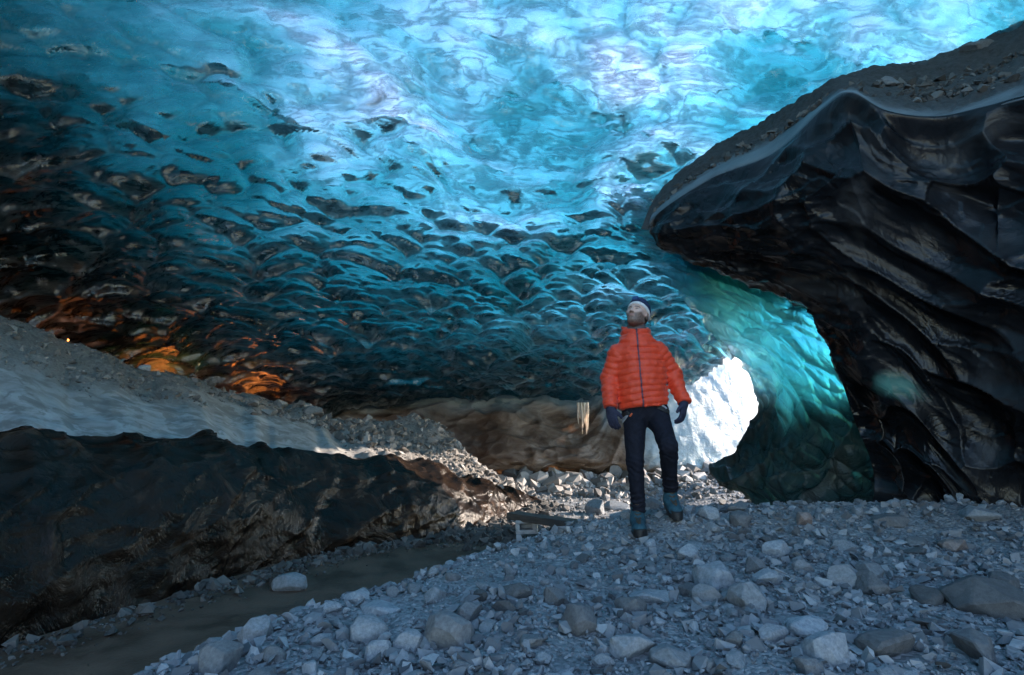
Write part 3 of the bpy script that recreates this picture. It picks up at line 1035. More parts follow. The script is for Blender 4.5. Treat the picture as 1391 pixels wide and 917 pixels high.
def simple_mat(name, c0, c1=None, scale=30, rough=0.7, bump=0.2, dist=0.004, spec=0.5):
    t = NT(name)
    n = t.noise(t.coords(), scale, 4, 0.6)
    colr = t.ramp(n, [(0.3, c0), (0.7, c1 or c0)])
    b = t.n('Bump', i_Strength=bump, i_Distance=dist, i_Height=n)
    p = t.n('BsdfPrincipled', i_Base_Color=colr, i_Roughness=rough, i_Normal=b)
    p.inputs['Specular IOR Level'].default_value = spec
    return t.done(p)


def build_person():
    J = lambda px, py, y=4.44: at(px, py, y)
    root_loc = J(868, 729, 4.44)
    root = bpy.data.objects.new('person', None)
    COL.objects.link(root)
    root.location = root_loc
    root['label'] = 'man in a quilted orange-red jacket standing on the gravel mound looking up'
    root['category'] = 'person'
    O = root_loc
    L = lambda px, py, dy=0.0: J(px, py, 4.44 + dy) - O

    def part(name, fn, lo, hi, vox, mat, parent=root, smooth=True, **kw):
        V, F = nets(fn, lo, hi, vox)
        me = mesh_np(name, V, F, smooth)
        return add(name, me, mat, parent, **kw)

    sh_r, sh_l = L(839, 477, 0.08), L(895, 473, 0.08)      # the man's right arm is on the left of the picture
    el_r, el_l = L(827.5, 514, 0.12), L(914, 509, 0.12)
    wr_r, wr_l = L(829, 552, 0.02), L(928.5, 546, 0.02)
    neck = L(865, 452, 0.10)
    hip_c = L(875, 556, 0.10)
    hip_r, hip_l = L(861, 560, 0.10), L(892, 560, 0.10)
    kn_r, kn_l = L(863.5, 626, 0.05), L(908, 606, -0.14)
    an_r, an_l = L(867, 695, 0.10), L(911, 668, 0.15)

    # ---- head, in its own frame: x right of the picture, -y towards the face, z up
    hc = L(865.5, 428, 0.06)
    yaw, pit, rol = R(-36), R(-24), R(4)
    Mh = np.array(Matrix.Rotation(rol, 3, 'Y') @ Matrix.Rotation(yaw, 3, 'Z') @ Matrix.Rotation(pit, 3, 'X'))

    def to_head(P):
        return (P - hc) @ Mh

    def head_fn(P):
        q = to_head(P)
        x, y, z = q[..., 0], q[..., 1], q[..., 2]
        ax = np.abs(x)
        m = np.stack([ax, y, z], -1)
        d = ell(q, (0, 0.012, 0.030), (0.078, 0.098, 0.096))
        d = smin(d, ell(q, (0, -0.030, -0.040), (0.060, 0.062, 0.076)), 0.03)
        d = smin(d, ell(q, (0, -0.062, -0.092), (0.028, 0.026, 0.022)), 0.025)           # chin
        d = smin(d, cone(m, (0.050, 0.02, -0.055), (0.020, -0.060, -0.095), 0.018, 0.016)[0], 0.02)
        d = smin(d, cone(m, (0.0, -0.086, 0.020), (0.034, -0.078, 0.024), 0.012, 0.011)[0], 0.014)      # brow
        d = smin(d, ell(m, (0.044, -0.064, -0.020), (0.020, 0.018, 0.020)), 0.02)        # cheek bone
        d = smax(d, -ell(m, (0.031, -0.099, 0.000), (0.017, 0.016, 0.010)), 0.010)       # eye socket
        d = smin(d, ell(m, (0.031, -0.077, 0.000), (0.013, 0.012, 0.0125)), 0.004)       # eye and lids
        d = smin(d, cone(q, (0, -0.090, 0.006), (0, -0.112, -0.034), 0.008, 0.011)[0], 0.010)    # nose
        d = smin(d, ell(m, (0.012, -0.098, -0.036), (0.009, 0.011, 0.008)), 0.006)
        d = smin(d, ell(q, (0, -0.090, -0.058), (0.024, 0.012, 0.006)), 0.006)           # lips
        d = smin(d, ell(q, (0, -0.088, -0.069), (0.021, 0.012, 0.006)), 0.006)
        d = smax(d, -ell(q, (0, -0.104, -0.0635), (0.022, 0.008, 0.0018)), 0.003)
        ear = ell(m, (0.080, 0.022, -0.005), (0.010, 0.020, 0.032))
        ear = smax(ear, -ell(m, (0.090, 0.014, -0.003), (0.008, 0.010, 0.018)), 0.006)
        d = smin(d, ear, 0.008)
        return d

    def body_fn(P):
        d = head_fn(P)
        d = smin(d, cone(P, neck + [0, 0.02, -0.04], hc + [0.0, 0.03, -0.05], 0.062, 0.054)[0], 0.03)
        chest = (sh_r + sh_l) / 2 + [0, 0.02, -0.10]
        d = smin(d, ell(P, chest, (0.135, 0.085, 0.17)), 0.05)
        d = smin(d, ell(P, hip_c + [0, 0, 0.02], (0.140, 0.095, 0.16)), 0.08)
        for s, e, w in ((sh_r, el_r, wr_r), (sh_l, el_l, wr_l)):
            d = smin(d, cone(P, s, e, 0.040, 0.034)[0], 0.03)
            d = smin(d, cone(P, e, w, 0.038, 0.026)[0], 0.02)
        for h, k, a in ((hip_r, kn_r, an_r), (hip_l, kn_l, an_l)):
            d = smin(d, cone(P, h, k, 0.070, 0.045)[0], 0.05)
            d = smin(d, cone(P, k, a, 0.045, 0.032)[0], 0.02)
        return d
    V, F = nets(body_fn, (-0.50, -0.40, 0.05), (0.60, 0.55, 1.95), 0.0075)
    Vh, Fh = nets(lambda P: smin(head_fn(P), cone(P, neck + [0, 0.02, -0.04], hc + [0.0, 0.03, -0.05], 0.062, 0.054)[0], 0.03),
                  hc - [0.15, 0.16, 0.20], hc + [0.15, 0.19, 0.17], 0.0042)
    # the fine head is the visible end of the same body: keep the coarse body below the collar only
    t = NT('skin')
    bd = t.n('Attribute', attribute_name='beard').outputs['Fac']
    lp = t.n('Attribute', attribute_name='lip').outputs['Fac']
    ey = t.n('Attribute', attribute_name='eye').outputs['Fac']
    n = t.noise(t.coords(), 60, 4, 0.6)
    sk = t.ramp(n, [(0.3, (0.58, 0.36, 0.29)), (0.7, (0.68, 0.45, 0.37))])
    sk = t.mixc(lp, sk, (0.40, 0.16, 0.14))
    sk = t.mixc(bd, sk, (0.085, 0.055, 0.042))
    sk = t.mixc(ey, sk, (0.04, 0.03, 0.028))
    b = t.n('Bump', i_Strength=0.25, i_Distance=0.002, i_Height=n)
    skin = t.done(t.n('BsdfPrincipled', i_Base_Color=sk, i_Roughness=0.5, i_Normal=b))
    cut = neck[2] + 0.005
    keep = V[F].mean(1)[:, 2] < cut
    keep_h = Vh[Fh].mean(1)[:, 2] >= cut - 0.03
    Va = np.concatenate([V, Vh])
    Fa = np.concatenate([F[keep], Fh[keep_h] + len(V)])
    used = np.unique(Fa)
    remap = np.full(len(Va), -1)
    remap[used] = np.arange(len(used))
    Va, Fa = Va[used], remap[Fa]
    me = mesh_np('body', Va, Fa)
    q = to_head(Va)
    x, y, z = q.T
    ax = np.abs(x)
    jaw = sstep(-0.030, -0.052, z - 0.35 * np.clip(ax - 0.02, 0, None) - 0.1 * np.clip(y + 0.03, 0, None)) * sstep(0.045, 0.015, y) * sstep(-0.135, -0.115, z)
    mouth = np.exp(-((ax / 0.026) ** 4 + ((z + 0.063) / 0.010) ** 2))
    side = sstep(0.055, 0.068, ax) * sstep(0.0, 0.015, y) * sstep(0.035, 0.015, y) * sstep(-0.06, -0.03, z)
    beard = np.clip(jaw * (1 - mouth) * (0.78 + 0.3 * vnoise(x * 220, y * 220, z * 220, 5)) + 0.8 * side, 0, 0.9)
    brow = np.exp(-(((z - 0.018 - 0.05 * (0.03 - np.abs(ax - 0.03))) / 0.0055) ** 2)) * sstep(0.010, 0.016, ax) * sstep(0.055, 0.046, ax) * sstep(-0.06, -0.07, y)
    attr(me, 'beard', np.clip(beard + 0.9 * brow, 0, 1))
    attr(me, 'lip', mouth * sstep(-0.07, -0.08, y) * 0.8)
    attr(me, 'eye', np.exp(-(((ax - 0.031) / 0.012) ** 4 + ((z - 0.0005) / 0.0048) ** 2)) * sstep(-0.07, -0.08, y))
    add('body', me, skin, root)

    # ---- hair, cap and headband
    def cap_fn(P):
        q = to_head(P)
        d = ell(q, (0, 0.018, 0.048), (0.090, 0.110, 0.116))
        x, y, z = q[..., 0], q[..., 1], q[..., 2]
        d = d - 0.004 * vnoise(x * 40, y * 40, z * 40, 3)
        return smax(d, 0.046 - z - 0.25 * (y + 0.0) + 0.02, 0.006)
    part('cap', cap_fn, hc - [0.15, 0.16, 0.10], hc + [0.15, 0.19, 0.19], 0.005, simple_mat('navy_knit', (0.012, 0.022, 0.065), (0.022, 0.038, 0.10), 120, 0.85, 0.5))

    def band_fn(P):
        q = to_head(P)
        x, y, z = q[..., 0], q[..., 1], q[..., 2]
        d = ell(q, (0, 0.016, 0.034), (0.0915, 0.1115, 0.110))
        w = z + 0.30 * (y + 0.0) - 0.040
        return smax(d, np.abs(w) - 0.0145, 0.004)
    part('headband', band_fn, hc - [0.15, 0.16, 0.10], hc + [0.15, 0.19, 0.19], 0.005, simple_mat('white_fabric', (0.60, 0.60, 0.62), (0.74, 0.74, 0.76), 90, 0.8))

    def lamp_fn(P):
        q = to_head(P)
        d = np.max(np.abs(q - np.array([0.0, -0.088, 0.098])) - np.array([0.020, 0.014, 0.013]), axis=-1)
        return d - 0.004
    part('headlamp', lamp_fn, hc - [0.12, 0.16, 0.0], hc + [0.10, 0.08, 0.18], 0.004, simple_mat('blue_plastic', (0.02, 0.05, 0.16), (0.03, 0.07, 0.2), 40, 0.35))

    def hair_fn(P):
        q = to_head(P)
        x, y, z = q[..., 0], q[..., 1], q[..., 2]
        d = ell(q, (0, 0.018, 0.020), (0.0805, 0.103, 0.098)) - 0.002 * vnoise(x * 120, y * 120, z * 60, 4)
        d = smax(d, 0.012 - y, 0.006)
        d = smax(d, -0.065 - z, 0.006)
        return smax(d, z - 0.07, 0.004)
    part('hair', hair_fn, hc - [0.15, 0.10, 0.12], hc + [0.15, 0.19, 0.12], 0.005, simple_mat('dark_hair', (0.025, 0.017, 0.012), (0.05, 0.034, 0.024), 150, 0.6))

    def gaiter_fn(P):
        c = neck + [0.0, 0.0, 0.0]
        d = cone(P, c + [0, 0.012, -0.03], c + [0.0, 0.008, 0.045], 0.082, 0.074)[0]
        return d - 0.004 * np.sin((P[..., 2] - c[2]) * 240 + P[..., 0] * 40)
    part('neck_gaiter', gaiter_fn, neck - [0.13, 0.13, 0.1], neck + [0.13, 0.16, 0.12], 0.006, simple_mat('grey_fleece', (0.10, 0.095, 0.105), (0.17, 0.16, 0.175), 80, 0.9, 0.5))

    # ---- jacket
    top_c = (sh_r + sh_l) / 2
    hem_l, hem_r = L(909, 547, 0.08), L(839, 557, 0.08)
    zt, zb = top_c[2] + 0.035, (hem_l[2] + hem_r[2]) / 2

    def puff(s, period):
        return np.abs(np.sin(np.pi * s / period)) ** 0.55

    def jacket_fn(P):
        x, y, z = P[..., 0], P[..., 1], P[..., 2]
        u = np.clip((zt - z) / (zt - zb), -0.3, 1.3)                      # 0 shoulder .. 1 hem
        cx = interp(u, [-0.3, 0, 0.5, 1, 1.3], [neck[0], top_c[0], (top_c[0] + hip_c[0]) / 2 - 0.004, (hem_l[0] + hem_r[0]) / 2, (hem_l[0] + hem_r[0]) / 2])
        cy = top_c[1] + 0.015 + 0 * u
        w = interp(u, [-0.3, -0.1, 0.03, 0.18, 0.45, 0.75, 0.93, 1.0, 1.3], [0.12, 0.160, 0.172, 0.182, 0.190, 0.183, 0.186, 0.180, 0.17])
        dp = interp(u, [-0.3, -0.05, 0.12, 0.4, 0.8, 1.0, 1.3], [0.08, 0.10, 0.118, 0.138, 0.136, 0.130, 0.12])
        k = (np.abs((x - cx) / w) ** 2.3 + np.abs((y - cy) / dp) ** 2.3) ** (1 / 2.3)
        d = (k - 1) * np.minimum(w, dp)
        tilt = (x - cx) * (hem_l[2] - hem_r[2]) / (hem_l[0] - hem_r[0])
        d = smax(d, zb + tilt - z, 0.015)
        d = smax(d, z - zt - 0.088 + 0.72 * np.clip(np.abs(x - neck[0]) - 0.06, 0, None), 0.04)
        s_t = z - zb - tilt * np.clip(u, 0, 1)
        sag = 0.010 * vnoise(x * 9, y * 9, z * 5, 8)
        disp = 0.0095 * puff(s_t + sag, 0.050)
        best = d.copy()
        for s, e, wr in ((sh_r, el_r, wr_r), (sh_l, el_l, wr_l)):
            d1, t1 = cone(P, s + [0, 0.01, -0.01], e, 0.070, 0.059)
            d2, t2 = cone(P, e, wr, 0.059, 0.050)
            l1, l2 = np.linalg.norm(e - s), np.linalg.norm(wr - e)
            da = smin(d1, d2, 0.03)
            ax = (wr - e) / l2
            cuff = (P - wr) @ ax
            da = smax(da, cuff - 0.005, 0.012)
            sa = np.where(d1 < d2, t1 * l1, l1 + t2 * l2)
            pa = 0.0085 * puff(sa + sag, 0.052)
            kk = np.clip(0.5 + 0.5 * (best - da) / 0.02, 0, 1)
            disp = disp * (1 - kk) + pa * kk
            d = smin(d, da, 0.028)
            best = np.minimum(best, da)
        # stand-up collar, open at the top
        c0 = neck + [0, 0.012, -0.045]
        c1 = neck + [-0.002, 0.022, 0.055]
        dc, tc = cone(P, c0, c1, 0.120, 0.106)
        dc = smax(dc, z - (neck[2] + 0.036 + 0.28 * (y - neck[1])), 0.012)
        kk = np.clip(0.5 + 0.5 * (d - dc) / 0.02, 0, 1)
        disp = disp * (1 - kk) + kk * 0.010 * puff(z - neck[2] + 0.02, 0.05)
        d = smin(d, dc, 0.045)
        hole = cone(P, c0 + [0, 0, 0.06], c1 + [0, 0.0, 0.06], 0.080, 0.086)[0]
        d = d - disp - 0.004 * vnoise(x * 26, y * 26, z * 26, 6) - 0.007 * vnoise(x * 11, y * 11, z * 11, 9)
        # pocket line and zip groove
        d = smax(d, -hole, 0.012)
        zx = zip_x(z)
        groove = np.where(y < cy, np.exp(-((x - zx) / 0.009) ** 2) * 0.007, 0)
        return d + groove

    def zip_x(z):
        u = np.clip((zt - z) / (zt - zb), -0.3, 1.1)
        a, b_, c = L(865, 452)[0], L(868, 500)[0], L(873, 555)[0]
        return interp(u, [-0.3, 0.0, 0.5, 1.1], [a - 0.002, a, b_, c + 0.002])
    t = NT('orange_shell')
    n = t.noise(t.coords(), 26, 5, 0.6, 0.6)
    f = t.noise(t.coords((1, 1, 1)), 90, 3, 0.5)
    colr = t.ramp(n, [(0.3, (0.66, 0.042, 0.010)), (0.7, (0.82, 0.066, 0.016))])
    b = t.n('Bump', i_Strength=0.35, i_Distance=0.010, i_Height=t.math('ADD', n, t.math('MULTIPLY', f, 0.3)))
    p = t.n('BsdfPrincipled', i_Base_Color=colr, i_Roughness=0.55, i_Normal=b)
    p.inputs['Sheen Weight'].default_value = 0.15
    jm = t.done(p)
    jo = part('jacket', jacket_fn, (min(wr_r[0], sh_r[0]) - 0.13, -0.22, zb - 0.10), (wr_l[0] + 0.12, 0.36, neck[2] + 0.13), 0.0062, jm)

    def zip_fn(P):
        x, y, z = P[..., 0], P[..., 1], P[..., 2]
        d = jacket_fn(P) - 0.003
        return smax(smax(d, np.abs(x - zip_x(z)) - 0.0075, 0.002), np.maximum(y - top_c[1], z - neck[2] - 0.02), 0.002)
    part('zipper', zip_fn, (L(860, 500)[0] - 0.03, -0.22, zb - 0.02), (L(875, 500)[0] + 0.03, 0.12, neck[2] + 0.06), 0.005, simple_mat('dark_zip', (0.07, 0.035, 0.06), (0.11, 0.05, 0.085), 200, 0.5), jo)

    # ---- trousers
    def trouser_fn(P):
        x, y, z = P[..., 0], P[..., 1], P[..., 2]
        d = ell(P, hip_c + [0, 0.015, 0.02], (0.165, 0.125, 0.15))
        for h, k, a in ((hip_r, kn_r, an_r), (hip_l, kn_l, an_l)):
            d1, t1 = cone(P, h, k, 0.093, 0.068)
            d2, t2 = cone(P, k, a, 0.067, 0.055)
            d = smin(d, d1, 0.035)
            kneew = np.exp(-(((P - k) ** 2).sum(-1)) / 0.012)
            foldz = 0.006 * np.sin((z + 0.5 * x) * 150 + 3 * vnoise(x * 20, y * 20, z * 12, 12)) * kneew
            anw = np.exp(-((z - a[2] - 0.07) / 0.07) ** 2)
            foldz = foldz + 0.005 * np.sin(z * 170 + 4 * vnoise(x * 18, y * 18, z * 8, 13)) * anw
            d2 = smax(d2, a[2] - 0.005 - z, 0.015)
            d = smin(d, d2 + foldz, 0.02)
        d = d - 0.006 * vnoise(x * 16, y * 16, z * 9, 14) - 0.004 * vnoise(x * 30, y * 30, z * 24, 15)
        return smax(d, z - (hip_c[2] + 0.09), 0.02)
    part('trousers', trouser_fn, (hip_r[0] - 0.16, -0.36, 0.03), (hip_l[0] + 0.17, 0.38, hip_c[2] + 0.15), 0.0068, simple_mat('navy_softshell', (0.008, 0.009, 0.016), (0.016, 0.017, 0.028), 40, 0.85, 0.4, 0.006, 0.2))

    # ---- gloves: palm, four curled fingers, thumb
    glove_mat = simple_mat('navy_fleece', (0.016, 0.018, 0.040), (0.030, 0.033, 0.068), 70, 0.85, 0.5)

    def glove(wr, tip, palm_n, thumb_dir, spread):
        """wr wrist, tip end of the middle finger, palm_n the side the fingers curl to, thumb_dir the thumb side"""
        ax = (tip - wr) / np.linalg.norm(tip - wr)
        th = thumb_dir - ax * (thumb_dir @ ax)
        th /= np.linalg.norm(th)
        pn = palm_n - ax * (palm_n @ ax) - th * (palm_n @ th)
        pn /= np.linalg.norm(pn)
        kn = wr + ax * 0.095
        chains = []
        for off, ln in ((0.034, 0.074), (0.012, 0.083), (-0.011, 0.078), (-0.033, 0.062)):
            b0 = kn + th * off * 0.9
            b1 = b0 + (ax * 0.92 + pn * 0.30 + th * off * spread) * ln * 0.48
            b2 = b1 + (ax * 0.72 + pn * 0.66) * ln * 0.32
            b3 = b2 + (ax * 0.40 + pn * 0.88) * ln * 0.26
            chains.append((b0, b1, b2, b3))
        t0 = wr + ax * 0.035 + th * 0.028
        t1 = t0 + (ax * 0.60 + th * 0.70 + pn * 0.25) * 0.042
        t2 = t1 + (ax * 0.88 + th * 0.30 + pn * 0.25) * 0.034

        def fn(P):
            d = cone(P, wr - ax * 0.035, wr + ax * 0.012, 0.036, 0.036)[0]
            q = P - (wr + ax * 0.058)
            qa, qt, qp = q @ ax, q @ th, q @ pn
            k = np.sqrt((qa / 0.060) ** 2 + (qt / 0.048) ** 2 + (qp / 0.024) ** 2)
            d = smin(d, (k - 1) * 0.024, 0.02)
            for c in chains:
                f = cone(P, c[0], c[1], 0.0125, 0.0120)[0]
                f = np.minimum(f, cone(P, c[1], c[2], 0.0120, 0.0112)[0])
                f = np.minimum(f, cone(P, c[2], c[3], 0.0112, 0.0098)[0])
                d = smin(d, f, 0.006)
            f = np.minimum(cone(P, t0, t1, 0.018, 0.014)[0], cone(P, t1, t2, 0.014, 0.0112)[0])
            d = smin(d, f, 0.010)
            rib = 0.0015 * np.sin((P - wr) @ ax * 420) * sstep(0.02, 0.0, (P - wr) @ ax)
            return d + rib
        pts = np.concatenate([np.array(c) for c in chains] + [np.array([t2, wr - ax * 0.05])])
        part('glove', fn, pts.min(0) - 0.05, pts.max(0) + 0.05, 0.0036, glove_mat)
    glove(wr_r + [0.002, 0, -0.012], L(835, 587, -0.02), np.array([0.55, 0.65, 0.0]), np.array([0.75, -0.60, 0]), 0.5)
    glove(wr_l + [0.0, 0, -0.010], L(926, 583, -0.02), np.array([-0.75, 0.45, 0.0]), np.array([-0.55, -0.75, 0]), 0.5)

    # ---- boots
    t = NT('teal_suede')
    n = t.noise(t.coords(), 45, 5, 0.65)
    colr = t.ramp(n, [(0.3, (0.011, 0.048, 0.072)), (0.7, (0.028, 0.098, 0.135))])
    b = t.n('Bump', i_Strength=0.4, i_Distance=0.004, i_Height=n)
    bm_ = t.done(t.n('BsdfPrincipled', i_Base_Color=colr, i_Roughness=0.8, i_Normal=b))
    rubber = simple_mat('black_rubber', (0.010, 0.010, 0.011), (0.022, 0.022, 0.024), 60, 0.6, 0.4)
    lace = simple_mat('lace', (0.03, 0.02, 0.015), (0.13, 0.085, 0.05), 150, 0.8)

    def boot(an, toe, sole_z):
        heel = np.array([an[0], an[1] + 0.045, sole_z + 0.0])
        fwd = toe - heel
        fwd[2] = 0
        ln = np.linalg.norm(fwd)
        fwd /= ln
        sd_ = np.array([-fwd[1], fwd[0], 0.0])
        slope = (toe[2] - heel[2]) / ln

        def loc(P):
            q = P - heel
            f_ = q @ fwd
            return f_, q @ sd_, q[..., 2] - slope * f_

        def upper(P):
            f_, s_, z_ = loc(P)
            q = np.stack([f_, s_, z_], -1)
            d, _ = cone(q, (0.035, 0, 0.075), (0.045, 0, 0.235), 0.050, 0.052)
            d = smin(d, cone(q, (0.035, 0, 0.055), (ln - 0.06, 0, 0.048), 0.049, 0.043)[0], 0.05)
            d = smin(d, ell(q, (ln - 0.075, 0.002, 0.045), (0.070, 0.050, 0.042)), 0.03)
            d = smax(d, z_ - 0.218, 0.012)
            d = smax(d, 0.02 - z_, 0.004)
            tongue = np.exp(-(s_ / 0.022) ** 2) * sstep(0.05, 0.08, f_) * sstep(0.06, 0.09, z_)
            return d - 0.005 * tongue - 0.003 * vnoise(f_ * 40, s_ * 40, z_ * 40, 21)
        lo = np.minimum(heel, toe) - [0.12, 0.12, 0.06]
        hi = np.maximum(heel, toe) + [0.12, 0.12, 0.30]
        bo = part('boot', upper, lo, hi, 0.0055, bm_)

        def sole(P):
            f_, s_, z_ = loc(P)
            q = np.stack([f_, s_, z_ * 0], -1)
            d = smin(cone(q, (0.015, 0, 0), (ln - 0.09, 0, 0), 0.048, 0.050)[0], ell(q, (ln - 0.078, 0.002, 0), (0.086, 0.057, 0.057)), 0.02)
            lug = 0.006 * (np.sin(f_ * 180) > 0.2)
            zz = np.maximum(z_ - 0.036 - 0.030 * sstep(ln - 0.09, ln - 0.02, f_), -z_ + lug * (np.abs(s_) > 0.012))
            return smax(d, zz, 0.006)
        part('sole', sole, lo, hi, 0.0055, rubber, bo)

        def laces(P):
            f_, s_, z_ = loc(P)
            d = upper(P) - 0.004
            on = smax(np.abs(s_) - 0.026, -(f_ - 0.05), 0.004)
            bar = np.minimum.reduce([np.abs(z_ - zc - 0.25 * np.abs(s_)) - 0.0042 for zc in (0.098, 0.122, 0.146, 0.170, 0.194, 0.216)])
            return smax(smax(d, on, 0.002), smax(bar, 0.085 - z_, 0.002), 0.002)
        part('laces', laces, lo, hi, 0.0045, lace, bo)
        return bo
    boot(an_r, L(869.5, 733, -0.13) + [0.0, 0, 0.004], an_r[2] - 0.125)
    boot(an_l, L(921, 708, -0.02), an_l[2] - 0.120)

    # ---- climbing harness straps at both hips
    grey = simple_mat('grey_webbing', (0.28, 0.29, 0.32), (0.42, 0.43, 0.46), 120, 0.6)
    dark = simple_mat('black_webbing', (0.012, 0.012, 0.013), (0.025, 0.025, 0.027), 120, 0.7)
    orange = simple_mat('orange_tape', (0.60, 0.10, 0.03), (0.70, 0.14, 0.05), 100, 0.6)

    def strap(name, a, b, hw, hh, mat, parent):
        a, b = v3(a), v3(b)
        mid = (a + b) / 2
        ux = (b - a) / np.linalg.norm(b - a)
        ln = np.linalg.norm(b - a) / 2

        def fn(P):
            d = trouser_fn(P)
            q = (P - mid) @ ux
            up = np.cross(ux, [0, 1, 0])
            w = (P - mid) @ up
            return smax(smax(np.abs(d - 0.004) - 0.005, np.abs(q) - ln, 0.003), smax(np.abs(w) - hw, P[..., 1] - 0.13, 0.003), 0.003)
        return part(name, fn, mid - ln - 0.06 - [0, 0.12, 0], mid + ln + 0.06, 0.0048, mat, parent)
    h1 = strap('harness', L(838, 571), L(855, 560), 0.017, 0, dark, root)
    strap('strap', L(846, 575), L(853, 563), 0.012, 0, grey, h1)
    strap('buckle', L(856, 566), L(859, 561), 0.007, 0, orange, h1)
    h2 = strap('harness', L(893, 552), L(911, 560), 0.020, 0, dark, root)
    strap('strap', L(898, 549.5), L(907, 556), 0.012, 0, grey, h2)
    strap('buckle', L(893, 549), L(897, 552), 0.006, 0, orange, h2)
    return root, O


PERSON, PERSON_AT = build_person()
# ------------------------------------------------------------------ stones
def mat_rock(name, dark, light, wet=0.85):
    t = NT(name)
    c = t.coords()
    oi = t.n('ObjectInfo').outputs['Random']
    n = t.noise(c, 7.0, 6, 0.65)
    f = t.noise(c, 40.0, 5, 0.7)
    sp = t.noise(c, 120.0, 2, 0.6)
    colr = t.ramp(n, [(0.28, dark), (0.72, light)])
    colr = t.mixc(t.ramp(sp, [(0.60, 0.0), (0.72, 0.45)]), colr, (0.42, 0.42, 0.42))
    hs = t.n('HueSaturation')
    t.set(hs, 'Color', colr)
    t.set(hs, 'Value', t.math('ADD', t.math('MULTIPLY', oi, 0.85), 0.60))
    t.set(hs, 'Saturation', t.math('ADD', t.math('MULTIPLY', oi, 0.6), 0.6))
    b = t.n('Bump', i_Strength=0.55, i_Distance=0.012, i_Height=t.math('ADD', n, t.math('MULTIPLY', f, 0.6)))
    return t.done(t.n('BsdfPrincipled', i_Base_Color=hs.outputs[0], i_Roughness=wet, i_Normal=b))


ROCK = mat_rock('grey_stone', (0.135, 0.148, 0.167), (0.31, 0.328, 0.35))
ROCK_DARK = mat_rock('dark_stone', (0.075, 0.078, 0.085), (0.17, 0.172, 0.18))
ROCK_RED = mat_rock('reddish_stone', (0.15, 0.115, 0.105), (0.28, 0.225, 0.205))


def stone_points(seed, flat=0.62, round_=0.0, n=22):
    r = np.random.default_rng(seed)
    p = r.normal(size=(n, 3))
    p /= np.linalg.norm(p, axis=1, keepdims=True)
    p *= r.uniform(0.80 + 0.15 * round_, 1.0, (n, 1))
    sx, sy, sz = 1.0, r.uniform(0.62, 0.95), r.uniform(flat - 0.14, flat + 0.14)
    return p * [sx, sy, sz]


def stone_mesh(name, seed, flat=0.62, round_=0.0, n=22, detail=2):
    """an angular cobble: hull of scattered points, edges broken, surface roughened; unit half-length"""
    bm = bmesh.new()
    for p in stone_points(seed, flat, round_, n):
        bm.verts.new(p)
    res = bmesh.ops.convex_hull(bm, input=bm.verts)
    junk = [v for v in bm.verts if not v.link_faces]
    bmesh.ops.delete(bm, geom=junk, context='VERTS')
    bmesh.ops.dissolve_limit(bm, angle_limit=R(14), verts=bm.verts, edges=bm.edges)
    if detail:
        bmesh.ops.bevel(bm, geom=list(bm.edges), offset=0.07 + 0.10 * round_, segments=1 + int(round_ > 0.5), affect='EDGES', profile=0.6, clamp_overlap=True)
        bmesh.ops.triangulate(bm, faces=bm.faces)
        if detail > 1:
            bmesh.ops.subdivide_edges(bm, edges=[e for e in bm.edges if e.calc_length() > 0.22], cuts=1, use_grid_fill=True)
            bmesh.ops.triangulate(bm, faces=[f for f in bm.faces if len(f.verts) > 4])
            V = np.array([v.co for v in bm.verts])
            k = 1 + 0.055 * fbm(V[:, 0] * 2.6 + seed, V[:, 1] * 2.6, V[:, 2] * 2.6, 3, seed)
            for v, q in zip(bm.verts, k):
                v.co *= q
    bmesh.ops.recalc_face_normals(bm, faces=bm.faces)
    me = bpy.data.meshes.new(name)
    bm.to_mesh(me)
    bm.free()
    me.polygons.foreach_set('use_smooth', np.full(len(me.polygons), round_ > 0.5, bool))
    return me


def rot_matrix(r, tilt=0.35):
    return Matrix.Rotation(r.uniform(0, 2 * math.pi), 3, 'Z') @ Matrix.Rotation(r.normal() * tilt, 3, 'X') @ Matrix.Rotation(r.normal() * tilt, 3, 'Y')


def on_ground(px, py):
    """where the sight line through a photograph pixel meets the ground"""
    d = ray(px, py)
    lo, hi = 0.5, 25.0
    ts = np.linspace(lo, hi, 3000)
    P = CAM + d * (ts[:, None] / d[1])
    below = P[:, 2] < ground_z(P[:, 0], P[:, 1])
    i = int(np.argmax(below))
    return P[i], ts[i]


PLACED = []     # x, y, radius of the individual stones


def place_stone(me, x, y, half, mat, label, group=None, rotz=None, sink=0.30, squash=1.0, name='rock', tilt=0.2, seed=0, z=None):
    r = np.random.default_rng(seed + int(abs(x * 977) + abs(y * 3571)))
    m = rot_matrix(r, tilt)
    if rotz is not None:
        m = Matrix.Rotation(rotz, 3, 'Z') @ Matrix.Rotation(r.normal() * tilt * 0.5, 3, 'X')
    V = np.array([v.co for v in me.vertices]) @ np.array(m).T
    zl = V[:, 2].min() * half * squash
    gz = float(ground_z(x, y)) if z is None else z
    o = add(name, me, mat, label=label, cat='rock', group=group)
    o.scale = (half, half, half * squash)
    o.rotation_euler = m.to_euler()
    o.location = (x, y, gz - zl * (1 - 2 * sink))
    PLACED.append((x, y, half))
    return o


